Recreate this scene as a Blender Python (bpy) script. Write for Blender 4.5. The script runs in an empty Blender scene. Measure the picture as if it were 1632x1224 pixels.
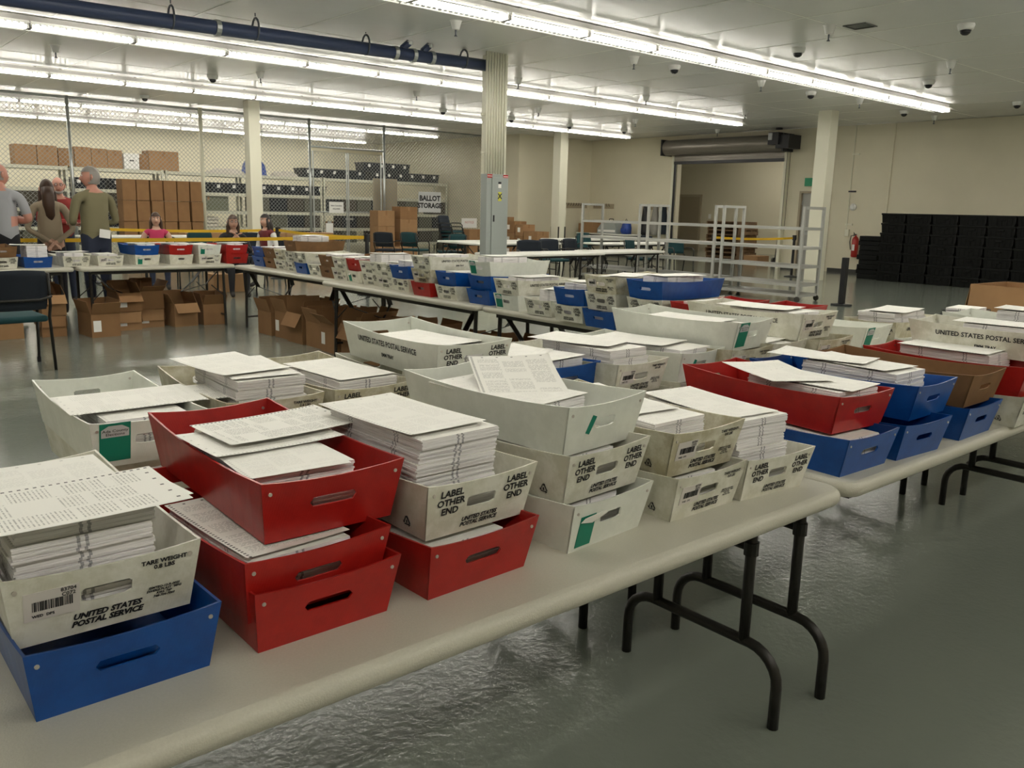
import bpy, bmesh, math, random
from mathutils import Vector, Matrix
random.seed(7)
R=math.radians
scene=bpy.context.scene
C=scene.collection
# ---------------------------------------------------------------- camera, world, exposure
yaw,pitch,roll=R(40.8),R(11.6),R(1.39)
fw=Vector((math.sin(yaw)*math.cos(pitch),math.cos(yaw)*math.cos(pitch),-math.sin(pitch)))
rt=Vector((math.cos(yaw),-math.sin(yaw),0)); up=rt.cross(fw)
rt2=math.cos(roll)*rt+math.sin(roll)*up; up2=-math.sin(roll)*rt+math.cos(roll)*up
cd=bpy.data.cameras.new('camera'); cam=bpy.data.objects.new('camera',cd); C.objects.link(cam)
mw=Matrix.Identity(4)
for i in range(3):
    mw[i][0]=rt2[i]; mw[i][1]=up2[i]; mw[i][2]=-fw[i]
mw.translation=Vector((0,0,1.47)); cam.matrix_world=mw
cd.sensor_width=36; cd.lens=1362/1632*36; cd.clip_end=200; cd.clip_start=.02
scene.camera=cam
w=bpy.data.worlds.new('world'); scene.world=w; w.use_nodes=True
w.node_tree.nodes['Background'].inputs[0].default_value=(.9,.9,.85,1)
w.node_tree.nodes['Background'].inputs[1].default_value=.02
TUBE=9.6                       # radiance of the fluorescent tubes
TUBE_COL=(1,.955,.86)
vs=scene.view_settings; vs.view_transform='Standard'; vs.look='None'; vs.gamma=1; vs.use_curve_mapping=False
vs.exposure=1.7
# ---------------------------------------------------------------- materials
def nodes(name):
    m=bpy.data.materials.new(name); m.use_nodes=True
    nt=m.node_tree; b=nt.nodes['Principled BSDF']; return m,nt,b
def mat(name,col,rough=.5,metal=0,spec=.5,var=0,vscale=8,bump=0,bscale=60,col2=None,stretch=None):
    m,nt,b=nodes(name); N=nt.nodes.new; L=nt.links.new
    b.inputs['Base Color'].default_value=(*col,1); b.inputs['Roughness'].default_value=rough
    b.inputs['Metallic'].default_value=metal; b.inputs['Specular IOR Level'].default_value=spec
    tc=None
    if var or bump or col2:
        tc=N('ShaderNodeTexCoord'); mp=N('ShaderNodeMapping'); L(tc.outputs['Object'],mp.inputs[0])
        if stretch: mp.inputs['Scale'].default_value=stretch
    if var or col2:
        n=N('ShaderNodeTexNoise'); n.inputs['Scale'].default_value=vscale; n.inputs['Detail'].default_value=5; L(mp.outputs[0],n.inputs[0])
        r=N('ShaderNodeValToRGB'); r.color_ramp.elements[0].position=.35; r.color_ramp.elements[1].position=.7
        c2=col2 or tuple(c*(1-var) for c in col)
        r.color_ramp.elements[0].color=(*c2,1); r.color_ramp.elements[1].color=(*col,1)
        L(n.outputs[0],r.inputs[0]); L(r.outputs[0],b.inputs['Base Color'])
    if bump:
        n=N('ShaderNodeTexNoise'); n.inputs['Scale'].default_value=bscale; n.inputs['Detail'].default_value=3; L(mp.outputs[0],n.inputs[0])
        bp=N('ShaderNodeBump'); bp.inputs['Strength'].default_value=bump; bp.inputs['Distance'].default_value=.01
        L(n.outputs[0],bp.inputs['Height']); L(bp.outputs[0],b.inputs['Normal'])
    return m
def plastic(name,col,dirt=None,amt=.5,rough=.38):
    """corrugated plastic: fine upright flutes and an optional film of grime"""
    m,nt,b=nodes(name); N=nt.nodes.new; L=nt.links.new
    tc=N('ShaderNodeTexCoord'); b.inputs['Roughness'].default_value=rough
    sx=N('ShaderNodeSeparateXYZ'); L(tc.outputs['Object'],sx.inputs[0])
    ad=N('ShaderNodeMath'); ad.operation='ADD'; L(sx.outputs[0],ad.inputs[0]); L(sx.outputs[1],ad.inputs[1])
    mu=N('ShaderNodeMath'); mu.operation='MULTIPLY'; mu.inputs[1].default_value=1250; L(ad.outputs[0],mu.inputs[0])
    sn=N('ShaderNodeMath'); sn.operation='SINE'; L(mu.outputs[0],sn.inputs[0])
    bp=N('ShaderNodeBump'); bp.inputs['Strength'].default_value=.035; bp.inputs['Distance'].default_value=.001
    L(sn.outputs[0],bp.inputs['Height']); L(bp.outputs[0],b.inputs['Normal'])
    n=N('ShaderNodeTexNoise'); n.inputs['Scale'].default_value=14; n.inputs['Detail'].default_value=8; n.inputs['Roughness'].default_value=.7
    oi=N('ShaderNodeObjectInfo'); va=N('ShaderNodeVectorMath'); va.operation='ADD'
    sc=N('ShaderNodeVectorMath'); sc.operation='SCALE'; sc.inputs[3].default_value=7; 
    cb=N('ShaderNodeCombineXYZ'); L(oi.outputs['Random'],cb.inputs[0]); L(oi.outputs['Random'],cb.inputs[1]); L(cb.outputs[0],sc.inputs[0])
    L(tc.outputs['Object'],va.inputs[0]); L(sc.outputs[0],va.inputs[1]); L(va.outputs[0],n.inputs[0])
    r=N('ShaderNodeValToRGB'); r.color_ramp.elements[0].position=.42; r.color_ramp.elements[1].position=.42+.3*amt+.02
    d=dirt or tuple(c*.8 for c in col)
    r.color_ramp.elements[0].color=(*d,1); r.color_ramp.elements[1].color=(*col,1)
    L(n.outputs[0],r.inputs[0]); L(r.outputs[0],b.inputs['Base Color'])
    return m
M={}
M['white']=plastic('white_corrugated_plastic',(.76,.75,.66),(.62,.61,.50))
M['clean']=plastic('clean_white_corrugated_plastic',(.77,.79,.72),(.71,.73,.66))
M['dirty']=plastic('grimy_white_corrugated_plastic',(.68,.66,.54),(.46,.42,.28),.6)
M['red']=plastic('red_corrugated_plastic',(.42,.014,.010),(.35,.011,.008),rough=.34)
M['blue']=plastic('blue_corrugated_plastic',(.003,.074,.33),(.002,.058,.27),rough=.34)
M['brown']=mat('brown_fibreboard',(.24,.125,.05),.8,var=.25,vscale=12)
M['card']=mat('cardboard',(.36,.205,.095),.85,var=.12,vscale=6)
M['card2']=mat('darker_cardboard',(.29,.155,.066),.85,var=.12,vscale=6)
M['ink']=mat('black_ink',(.012,.012,.014),.6)
M['faint']=mat('faded_ink',(.16,.15,.13),.7)
M['green']=mat('green_sticker',(.0,.20,.125),.5)
M['sticker']=mat('grey_sticker_paper',(.55,.56,.56),.5)
M['label']=mat('label_paper',(.66,.62,.58),.6)
M['whitepaper']=mat('white_paper',(.85,.84,.80),.7)
M['rivet']=mat('rivet_metal',(.6,.55,.5),.35,.6)
M['table']=mat('speckled_table_plastic',(.57,.55,.46),.42,var=.06,vscale=220,bump=.12,bscale=300)
M['tablew']=mat('white_table_plastic',(.75,.74,.68),.42)
M['leg']=mat('dark_bronze_steel',(.022,.020,.017),.4,.3)
M['black']=mat('black_plastic',(.010,.010,.012),.45)
M['crate']=mat('black_crate_plastic',(.004,.0045,.004),.5,spec=.18)
M['column']=mat('cream_column_paint',(.74,.72,.58),.5,bump=.05,bscale=40)
M['wall']=mat('cream_wall_paint',(.72,.67,.51),.65,var=.05,vscale=1.2,bump=.05,bscale=90)
M['wallb']=mat('pale_cream_wall_paint',(.80,.75,.58),.65,var=.04,vscale=1.2)
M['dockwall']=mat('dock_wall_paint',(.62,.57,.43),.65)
M['basebd']=mat('black_rubber_base',(.03,.028,.025),.5)
M['panelgrey']=mat('grey_enamel',(.33,.36,.34),.4)
M['conduit']=mat('painted_conduit',(.74,.72,.58),.4)
M['steel']=mat('galvanised_steel',(.55,.57,.56),.3,.75,var=.2,vscale=6)
M['wire']=mat('galvanised_wire',(.30,.31,.29),.4,.5)
M['shelf']=mat('cream_shelf_enamel',(.60,.59,.47),.5)
M['cart']=mat('grey_cart_enamel',(.46,.46,.43),.4,.1)
M['bin']=mat('dark_navy_bin_plastic',(.010,.012,.018),.45,spec=.3)
M['darkcard']=mat('dark_archive_box',(.06,.05,.035),.8)
M['olive']=mat('olive_archive_box',(.10,.10,.07),.8)
M['rubber']=mat('dark_rubber',(.05,.05,.04),.6)
M['bluepipe']=mat('blue_grey_painted_pipe',(.045,.065,.14),.4)
M['pipebr']=mat('pipe_hanger_steel',(.12,.13,.15),.4,.5)
M['fixture']=mat('white_fixture_enamel',(.8,.8,.76),.35)
M['fixdark']=mat('grey_fixture_spine',(.35,.34,.32),.5)
M['dome']=mat('white_dome_plastic',(.75,.75,.72),.3)
M['glassdark']=mat('smoked_dome',(.02,.02,.025),.08)
M['redpaint']=mat('red_enamel',(.42,.018,.012),.3)
M['yellow']=mat('yellow_webbing',(.72,.43,.01),.6)
M['teal']=mat('teal_upholstery',(.010,.055,.062),.85,bump=.3,bscale=400)
M['navy']=mat('dark_navy_upholstery',(.012,.018,.028),.85,bump=.3,bscale=400)
M['exit']=mat('green_exit_sign',(.02,.30,.14),.4)
M['doorgrey']=mat('grey_door_enamel',(.36,.36,.33),.45)
M['doortan']=mat('tan_door_enamel',(.30,.25,.17),.5)
M['frametan']=mat('tan_frame_enamel',(.38,.32,.22),.5)
M['shutter']=mat('grey_shutter_steel',(.26,.235,.20),.4,.35,var=.1,vscale=3)
M['motor']=mat('motor_black',(.018,.018,.022),.45)
M['wood']=mat('pallet_wood',(.22,.13,.065),.85,var=.3,vscale=9)
M['greenbox']=mat('olive_grey_panel',(.14,.15,.10),.7)
M['tarp']=mat('blue_tarp',(.02,.06,.30),.5)
M['bag']=mat('white_sacking',(.62,.58,.50),.8)
M['cloth']=mat('grey_coat_cloth',(.30,.29,.26),.9)
M['pink']=mat('pink_notice',(.62,.36,.34),.7)
M['yellowlabel']=mat('yellow_warning_label',(.60,.58,.05),.5)
M['vent']=mat('grey_vent',(.12,.12,.11),.5)
def emis(name,col,s):
    m=bpy.data.materials.new(name); m.use_nodes=True; nt=m.node_tree
    for n in list(nt.nodes): nt.nodes.remove(n)
    e=nt.nodes.new('ShaderNodeEmission'); e.inputs[0].default_value=(*col,1); e.inputs[1].default_value=s
    o=nt.nodes.new('ShaderNodeOutputMaterial'); nt.links.new(e.outputs[0],o.inputs[0]); return m
M['tube']=emis('lit_fluorescent_tube',TUBE_COL,TUBE)
# floor: sealed glossy vinyl with slight waviness
def floor_mat():
    m,nt,b=nodes('sealed_green_grey_floor'); N=nt.nodes.new; L=nt.links.new
    tc=N('ShaderNodeTexCoord')
    n=N('ShaderNodeTexNoise'); n.inputs['Scale'].default_value=.6; n.inputs['Detail'].default_value=6; L(tc.outputs['Object'],n.inputs[0])
    r=N('ShaderNodeValToRGB'); r.color_ramp.elements[0].position=.3; r.color_ramp.elements[1].position=.75
    r.color_ramp.elements[0].color=(.19,.212,.18,1); r.color_ramp.elements[1].color=(.225,.25,.21,1)
    L(n.outputs[0],r.inputs[0]); L(r.outputs[0],b.inputs['Base Color'])
    b.inputs['Roughness'].default_value=.05; b.inputs['Specular IOR Level'].default_value=.55
    n2=N('ShaderNodeTexNoise'); n2.inputs['Scale'].default_value=2.2; n2.inputs['Detail'].default_value=9; n2.inputs['Roughness'].default_value=.72
    L(tc.outputs['Object'],n2.inputs[0])
    n3=N('ShaderNodeTexNoise'); n3.inputs['Scale'].default_value=38; n3.inputs['Detail'].default_value=4
    L(tc.outputs['Object'],n3.inputs[0])
    a=N('ShaderNodeMath'); a.operation='MULTIPLY_ADD'; a.inputs[1].default_value=.30
    L(n3.outputs[0],a.inputs[0]); L(n2.outputs[0],a.inputs[2])
    bp=N('ShaderNodeBump'); bp.inputs['Strength'].default_value=.24; bp.inputs['Distance'].default_value=.02
    L(a.outputs[0],bp.inputs['Height']); L(bp.outputs[0],b.inputs['Normal'])
    return m
M['floor']=floor_mat()
def ceil_mat():
    m,nt,b=nodes('gloss_white_ceiling_panel'); N=nt.nodes.new; L=nt.links.new
    b.inputs['Base Color'].default_value=(.78,.785,.77,1); b.inputs['Roughness'].default_value=.27; b.inputs['Specular IOR Level'].default_value=.6
    tc=N('ShaderNodeTexCoord'); n=N('ShaderNodeTexNoise'); n.inputs['Scale'].default_value=1.6; n.inputs['Detail'].default_value=3
    L(tc.outputs['Object'],n.inputs[0]); bp=N('ShaderNodeBump'); bp.inputs['Strength'].default_value=.25; bp.inputs['Distance'].default_value=.03
    L(n.outputs[0],bp.inputs['Height']); L(bp.outputs[0],b.inputs['Normal']); return m
M['ceiling']=ceil_mat()
M['batten']=mat('ceiling_batten',(.70,.70,.65),.3)
# printed ballot paper
def math_node(nt,op,a,b=None,clamp=False):
    n=nt.nodes.new('ShaderNodeMath'); n.operation=op; n.use_clamp=clamp
    for i,v in enumerate((a,b)):
        if v is None: continue
        if isinstance(v,(int,float)): n.inputs[i].default_value=v
        else: nt.links.new(v,n.inputs[i])
    return n.outputs[0]
def print_mat(name,paper,strong):
    m,nt,b=nodes(name); N=nt.nodes.new; L=nt.links.new; f=lambda *a:math_node(nt,*a)
    b.inputs['Roughness'].default_value=.7
    uv=N('ShaderNodeTexCoord'); s=N('ShaderNodeSeparateXYZ'); L(uv.outputs['UV'],s.inputs[0]); u,v=s.outputs[0],s.outputs[1]
    band=lambda x,a,c:f('MULTIPLY',f('GREATER_THAN',x,a),f('LESS_THAN',x,c))
    frac=lambda x,k:f('FRACT',f('MULTIPLY',x,k))
    dash=f('MULTIPLY',band(u,.02,.045),f('LESS_THAN',frac(v,34),.45))
    dash2=f('MULTIPLY',band(v,.955,.97),f('LESS_THAN',frac(f('ADD',u,.03),5.5),.14))
    rows=f('LESS_THAN',frac(v,64),.38)
    cb=N('ShaderNodeCombineXYZ'); L(f('MULTIPLY',u,46),cb.inputs[0]); L(f('FLOOR',f('MULTIPLY',v,64)),cb.inputs[1])
    n=N('ShaderNodeTexNoise'); n.inputs['Scale'].default_value=1; n.inputs['Detail'].default_value=0; L(cb.outputs[0],n.inputs[0])
    word=f('GREATER_THAN',n.outputs[0],.46)
    cb2=N('ShaderNodeCombineXYZ'); L(f('FLOOR',f('MULTIPLY',u,3)),cb2.inputs[0]); L(f('MULTIPLY',v,11),cb2.inputs[1])
    n2=N('ShaderNodeTexNoise'); n2.inputs['Scale'].default_value=1.3; n2.inputs['Detail'].default_value=0; L(cb2.outputs[0],n2.inputs[0])
    blk=f('GREATER_THAN',n2.outputs[0],.44)
    cols=band(frac(f('SUBTRACT',u,.08),3.4),.04,.9)
    ins=f('MULTIPLY',band(u,.08,.96),band(v,.05,.93))
    text=f('MULTIPLY',f('MULTIPLY',f('MULTIPLY',rows,word),f('MULTIPLY',blk,cols)),ins)
    ink=f('MAXIMUM',f('MULTIPLY',text,.45*strong),f('MULTIPLY',f('MAXIMUM',dash,dash2),.9*strong))
    mx=N('ShaderNodeMix'); mx.data_type='RGBA'; mx.inputs[6].default_value=(*paper,1); mx.inputs[7].default_value=(.02,.02,.022,1)
    L(ink,mx.inputs[0]); L(mx.outputs[2],b.inputs['Base Color']); return m
M['print']=print_mat('printed_ballot_paper',(.84,.83,.78),1)
M['printf']=print_mat('lightly_printed_ballot_paper',(.85,.84,.79),.35)
def edge_mat():
    m,nt,b=nodes('stacked_paper_edges'); N=nt.nodes.new; L=nt.links.new; f=lambda *a:math_node(nt,*a)
    b.inputs['Roughness'].default_value=.8
    uv=N('ShaderNodeTexCoord'); s=N('ShaderNodeSeparateXYZ'); L(uv.outputs['UV'],s.inputs[0]); u,v=s.outputs[0],s.outputs[1]
    cb=N('ShaderNodeCombineXYZ'); L(f('MULTIPLY',u,1.5),cb.inputs[0]); L(f('MULTIPLY',v,22),cb.inputs[1])
    n=N('ShaderNodeTexNoise'); n.inputs['Scale'].default_value=1; n.inputs['Detail'].default_value=3; L(cb.outputs[0],n.inputs[0])
    r=N('ShaderNodeValToRGB'); r.color_ramp.elements[0].position=.32; r.color_ramp.elements[1].position=.62
    r.color_ramp.elements[0].color=(.60,.58,.58,1); r.color_ramp.elements[1].color=(.88,.86,.86,1); L(n.outputs[0],r.inputs[0])
    fr=f('FRACT',u); band=lambda a,c:f('MULTIPLY',f('GREATER_THAN',fr,a),f('LESS_THAN',fr,c))
    cb2=N('ShaderNodeCombineXYZ'); L(f('MULTIPLY',v,40),cb2.inputs[1])
    n2=N('ShaderNodeTexNoise'); n2.inputs['Scale'].default_value=1; L(cb2.outputs[0],n2.inputs[0])
    mk=f('MULTIPLY',f('MAXIMUM',band(.44,.465),band(.50,.525)),f('GREATER_THAN',n2.outputs[0],.40))
    mx=N('ShaderNodeMix'); mx.data_type='RGBA'; mx.inputs[7].default_value=(.10,.10,.12,1)
    L(f('MULTIPLY',mk,.7),mx.inputs[0]); L(r.outputs[0],mx.inputs[6]); L(mx.outputs[2],b.inputs['Base Color']); return m
M['edge']=edge_mat()
# ---------------------------------------------------------------- mesh helpers
class MB:
    def __init__(s): s.v=[]; s.f=[]; s.m=[]; s.uv={}
    def add(s,vs,fs,mi=0,uvs=None):
        o=len(s.v); s.v+=[tuple(p) for p in vs]
        for k,f in enumerate(fs):
            if uvs: s.uv[len(s.f)]=uvs[k]
            s.f.append([o+i for i in f]); s.m.append(mi)
        return s
    def box(s,x0,x1,y0,y1,z0,z1,mi=0):
        return s.add([(x0,y0,z0),(x1,y0,z0),(x1,y1,z0),(x0,y1,z0),(x0,y0,z1),(x1,y0,z1),(x1,y1,z1),(x0,y1,z1)],
            [(0,3,2,1),(4,5,6,7),(0,1,5,4),(1,2,6,5),(2,3,7,6),(3,0,4,7)],mi)
    def bev(s,x0,x1,y0,y1,z0,z1,b,mi=0):
        """box with chamfered edges"""
        bm=bmesh.new(); bmesh.ops.create_cube(bm,size=1)
        for v in bm.verts: v.co=Vector(((x0+x1)/2+v.co.x*(x1-x0),(y0+y1)/2+v.co.y*(y1-y0),(z0+z1)/2+v.co.z*(z1-z0)))
        bmesh.ops.bevel(bm,geom=bm.edges[:]+bm.verts[:],offset=b,segments=2,profile=.5,affect='EDGES')
        bm.verts.index_update()
        s.add([v.co[:] for v in bm.verts],[[v.index for v in f.verts] for f in bm.faces],mi); bm.free(); return s
    def tube(s,pts,r,n=8,mi=0,caps=True):
        pts=[Vector(p) for p in pts]; rs=r if isinstance(r,(list,tuple)) else [r]*len(pts)
        rings=[]; prev=None
        for i,p in enumerate(pts):
            d=(pts[min(i+1,len(pts)-1)]-pts[max(i-1,0)]).normalized()
            a=Vector((0,0,1)) if abs(d.z)<.9 else Vector((1,0,0))
            if prev is not None: a=prev
            x=(a-d*a.dot(d)).normalized(); y=d.cross(x); prev=x
            rings.append([p+rs[i]*(math.cos(2*math.pi*k/n)*x+math.sin(2*math.pi*k/n)*y) for k in range(n)])
        vs=[q for rg in rings for q in rg]; fs=[]
        for i in range(len(pts)-1):
            for k in range(n):
                k2=(k+1)%n; fs.append((i*n+k,i*n+k2,(i+1)*n+k2,(i+1)*n+k))
        if caps: fs.append(tuple(range(n))[::-1]); fs.append(tuple((len(pts)-1)*n+k for k in range(n)))
        return s.add(vs,fs,mi)
    def lathe(s,prof,n=12,mi=0,cx=0,cy=0):
        vs=[(cx+r*math.cos(2*math.pi*k/n),cy+r*math.sin(2*math.pi*k/n),z) for r,z in prof for k in range(n)]
        fs=[(i*n+k,i*n+(k+1)%n,(i+1)*n+(k+1)%n,(i+1)*n+k) for i in range(len(prof)-1) for k in range(n)]
        if prof[0][0]>1e-5: fs.append(tuple(range(n))[::-1])
        if prof[-1][0]>1e-5: fs.append(tuple((len(prof)-1)*n+k for k in range(n)))
        return s.add(vs,fs,mi)
    def bar(s,a,b,w,h=None,mi=0):
        a=Vector(a); b=Vector(b); h=h or w; d=(b-a).normalized()
        q=Vector((0,0,1)) if abs(d.z)<.95 else Vector((1,0,0))
        x=d.cross(q).normalized(); y=x.cross(d)
        o=[x*w/2*i+y*h/2*j for i,j in ((-1,-1),(1,-1),(1,1),(-1,1))]
        return s.add([a+k for k in o]+[b+k for k in o],[(0,3,2,1),(4,5,6,7),(0,1,5,4),(1,2,6,5),(2,3,7,6),(3,0,4,7)],mi)
    def mesh(s,name='m',mats=(),smooth=False):
        me=bpy.data.meshes.new(name); me.from_pydata(s.v,[],s.f)
        for m in mats: me.materials.append(m)
        if len(mats)>1 or any(s.m): me.polygons.foreach_set('material_index',s.m)
        if s.uv:
            ul=me.uv_layers.new(name='UVMap')
            for p in me.polygons:
                q=s.uv.get(p.index)
                if q:
                    for li,c in zip(p.loop_indices,q): ul.data[li].uv=c
        if smooth:
            me.polygons.foreach_set('use_smooth',[True]*len(me.polygons))
            if smooth!=True:
                try: me.set_sharp_from_angle(angle=R(smooth))
                except Exception: pass
        me.update(); return me
def tag(o,label=None,cat=None,group=None,kind=None):
    if label: o['label']=label
    if cat: o['category']=cat
    if group: o['group']=group
    if kind: o['kind']=kind
    return o
def ob(name,me,mats=None,parent=None,loc=(0,0,0),rot=(0,0,0),sc=None):
    """link one mesh object; a material list given here overrides the (shared) mesh's own"""
    if isinstance(me,MB): me=me.mesh(name,[M[k] for k in ([mats] if isinstance(mats,str) else (mats or []))]); mats=None
    o=bpy.data.objects.new(name,me); C.objects.link(o); o.location=loc; o.rotation_euler=rot
    if sc is not None: o.scale=sc
    if parent: o.parent=parent
    if mats:
        mats=[mats] if isinstance(mats,str) else mats
        if len(me.materials)==0:
            for k in mats: me.materials.append(M[k])
        for i,k in enumerate(mats): o.material_slots[i].link='OBJECT'; o.material_slots[i].material=M[k]
    return o
def empty(name,loc,rz=0,label=None,cat=None,group=None):
    o=bpy.data.objects.new(name,None); C.objects.link(o); o.location=loc; o.rotation_euler=(0,0,rz); o.empty_display_size=.1
    return tag(o,label,cat,group)
def struct(name,mb,mats,parent=None):
    o=ob(name,mb,mats,parent)
    if not parent: o['kind']='structure'
    return o
def dup(root,loc,rz=0,label=None,group=None):
    def cp(o,par):
        c=o.copy(); C.objects.link(c)
        if par: c.parent=par
        for ch in o.children: cp(ch,c)
        return c
    r=cp(root,None); r.location=loc; r.rotation_euler=(r.rotation_euler[0],r.rotation_euler[1],rz)
    if label: r['label']=label
    if group: r['group']=group
    return r
ORD=['first','second','third','fourth','fifth','sixth','seventh','eighth','ninth','tenth','eleventh','twelfth','thirteenth','fourteenth','fifteenth','sixteenth','seventeenth','eighteenth','nineteenth','twentieth','twenty-first','twenty-second','twenty-third']
TXT={}
def text_mesh(txt,size,shear=0,bold=.0,align='CENTER',space=.95):
    k=(txt,size,shear,bold,align)
    if k in TXT: return TXT[k]
    cu=bpy.data.curves.new('lettering','FONT'); cu.body=txt; cu.size=size; cu.shear=shear; cu.offset=bold; cu.align_x=align; cu.align_y='CENTER'
    cu.resolution_u=2; cu.space_line=space; cu.fill_mode='FRONT'
    o=bpy.data.objects.new('t',cu); me=bpy.data.meshes.new_from_object(o)
    bpy.data.objects.remove(o); me.name='lettering'; me.materials.clear(); TXT[k]=me; return me
# ================================================================ the setting
XW,YB,XJ,YJ,ZC=21.75,29.8,18.45,21.3,3.8
X0,Y0=-6.5,-7.0
f=MB(); f.box(X0,30.5,Y0,YB+.3,-.12,0); struct('floor',f,['floor'])
cl=struct('ceiling',MB().box(X0,30.5,Y0,YB+.3,ZC+.012,ZC+.15),['ceiling'])
pan=MB().box(-.652,.652,-1.312,1.312,ZC,ZC+.0118).mesh('ceiling_panel',[M['ceiling']])
for i in range(-1,17):
    for j in range(0,11):
        ob('ceiling_panel',pan,None,cl,(-.15+1.32*i,2.1+2.64*j,0))
bt=MB().box(-.010,.010,.8,29.8,ZC-.003,ZC).mesh('batten',[M['batten']])
for i in range(-1,18): ob('batten',bt,None,cl,(-.15+1.32*i-.66,0,0))
bt2=MB().box(-1.8,21.7,-.010,.010,ZC-.0024,ZC+.0004).mesh('batten',[M['batten']])
for j in range(0,12): ob('batten',bt2,None,cl,(0,2.1+2.64*j-1.32,0))
# right wall with the dock opening and the exit door opening
DY0,DY1,DZ=13.75,17.55,3.0
EY0,EY1,EZ=12.28,13.22,2.13
w=MB(); T=.2
def wx(y0,y1,z0,z1): w.box(XW,XW+T,y0,y1,z0,z1)
wx(Y0,EY0,0,ZC); wx(EY0,EY1,EZ,ZC); wx(EY1,DY0,0,ZC); wx(DY0,DY1,DZ,ZC); wx(DY1,YJ+.2,0,ZC)
struct('wall_right',w,['wall'])
struct('wall_jog',MB().box(XJ,XW-.001,YJ,YJ+.2,0,ZC),['wall'])
struct('wall_cage',MB().box(XJ,XJ+.2,YJ+.201,YB-.001,0,ZC),['wall'])
struct('wall_back',MB().box(X0,XJ+.2,YB,YB+.2,0,ZC),['wallb'])
struct('wall_left',MB().box(X0-.2,X0,Y0,YB,0,ZC),['wallb'])
struct('wall_front',MB().box(X0,XW+T,Y0-.2,Y0,0,ZC),['wallb'])
# loading dock behind the shutter
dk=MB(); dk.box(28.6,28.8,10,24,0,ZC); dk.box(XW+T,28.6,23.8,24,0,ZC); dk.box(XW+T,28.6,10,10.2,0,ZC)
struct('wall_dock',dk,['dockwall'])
struct('baseboard_right',MB().box(XW-.012,XW-.0005,Y0,EY0-.08,0,.1).box(XW-.012,XW-.0005,EY1+.08,DY0-.12,0,.1).box(XW-.012,XW-.0005,DY1+.12,YJ-.001,0,.1),['basebd'])
struct('baseboard_jog',MB().box(XJ,XW-.013,YJ-.012,YJ-.0005,0,.1),['basebd'])
struct('trim_1',MB().box(XW-.03,XW-.0005,10.70,10.76,.1,ZC-.005),['wall'])
# exit door
d=struct('door_1',MB().box(XW+.04,XW+.085,EY0+.07,EY1-.07,.01,EZ-.06),['doorgrey'])
struct('door_frame',MB().box(XW-.03,XW+.12,EY0,EY0+.065,0,EZ).box(XW-.03,XW+.12,EY1-.065,EY1,0,EZ).box(XW-.03,XW+.12,EY0+.065,EY1-.065,EZ-.055,EZ),['frametan'],d)
ob('panic_bar',MB().box(XW+.0,XW+.035,EY0+.12,EY1-.12,.95,1.02),['steel'],d)
ob('hinge',MB().box(XW+.015,XW+.039,EY1-.085,EY1-.068,1.75,1.87),['steel'],d); ob('hinge',MB().box(XW+.015,XW+.039,EY1-.085,EY1-.068,.3,.42),['steel'],d)
d2=struct('door_2',MB().box(28.55,28.599,21.8,22.75,.01,2.12),['doortan'])
struct('door_frame',MB().box(28.53,28.599,21.72,21.795,0,2.2).box(28.53,28.599,22.755,22.83,0,2.2).box(28.53,28.599,21.795,22.755,2.125,2.2),['frametan'],d2)
ob('door_knob',MB().lathe([(0,0),(.03,.01),(.035,.03),(.012,.05),(.012,.07)],10),['steel'],d2,(28.55,21.9,1.0),(0,-R(90),0))
# exit sign
e=empty('exit_sign',(XW,12.91,2.37),0,'small green sign on the wall above the grey door','sign')
ob('sign_face',MB().box(-.05,-.002,-.17,.17,-.11,.11),['exit'],e)
# rolling shutter
s=empty('rolling_shutter',(XW,15.65,0),0,'grey steel roll-up shutter open above the loading dock doorway','shutter')
ob('shutter_hood',MB().tube([(-.26,-2.05,3.42),(-.26,2.15,3.42)],.23,24).mesh('shutter_hood',[M['shutter']],40),None,s)
ob('end_plate',MB().box(-.5,-.002,2.15,2.2,3.18,3.66),['motor'],s); ob('end_plate',MB().box(-.5,-.002,-2.1,-2.05,3.18,3.66),['motor'],s)
cu=MB()
for k in range(3): cu.box(-.12-.006*(k%2),-.09,-1.95,1.95,3.02+.075*k,3.09+.075*k)
ob('curtain_slats',cu,['shutter'],s)
ob('bottom_bar',MB().box(-.14,-.08,-1.95,1.95,2.93,3.02),['motor'],s)
ob('guide_rail',MB().box(-.14,-.005,1.93,2.02,.0,3.18),['column'],s); ob('guide_rail',MB().box(-.14,-.005,-2.02,-1.93,.0,3.18),['column'],s)
ob('guide_slot',MB().box(-.13,-.07,1.885,1.929,.0,2.93),['motor'],s)
m=empty('shutter_motor',(XW,13.6,3.45),0,'black electric hoist motor on the right end of the shutter hood','motor')
ob('motor_body',MB().box(-.62,-.03,-.28,.12,-.2,.16),['motor'],m); ob('gearbox',MB().box(-.7,-.32,.0,.32,-.1,.22),['motor'],m)
ob('capacitor',MB().tube([(-.5,.12,.30),(-.5,.12,.42)],.09,12),['motor'],m); ob('motor_plate',MB().box(-.73,-.701,.18,.30,.02,.2),['sticker'],m)
ob('chain',MB().tube([(-.35,-.1,-.2),(-.35,-.1,-2.4)],.006,5),['motor'],m); ob('chain',MB().tube([(-.35,-.2,-.2),(-.35,-.2,-2.4)],.006,5),['motor'],m)
# dock fittings
h=empty('heater_unit',(25,15.2,3.15),0,'dark unit heater hanging inside the loading dock','heater')
ob('casing',MB().bev(-.2,.2,-.35,.35,-.2,.2,.02),['vent'],h); ob('hanger',MB().box(-.02,.02,-.02,.02,.2,ZC+.01-3.15),['vent'],h)
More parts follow.
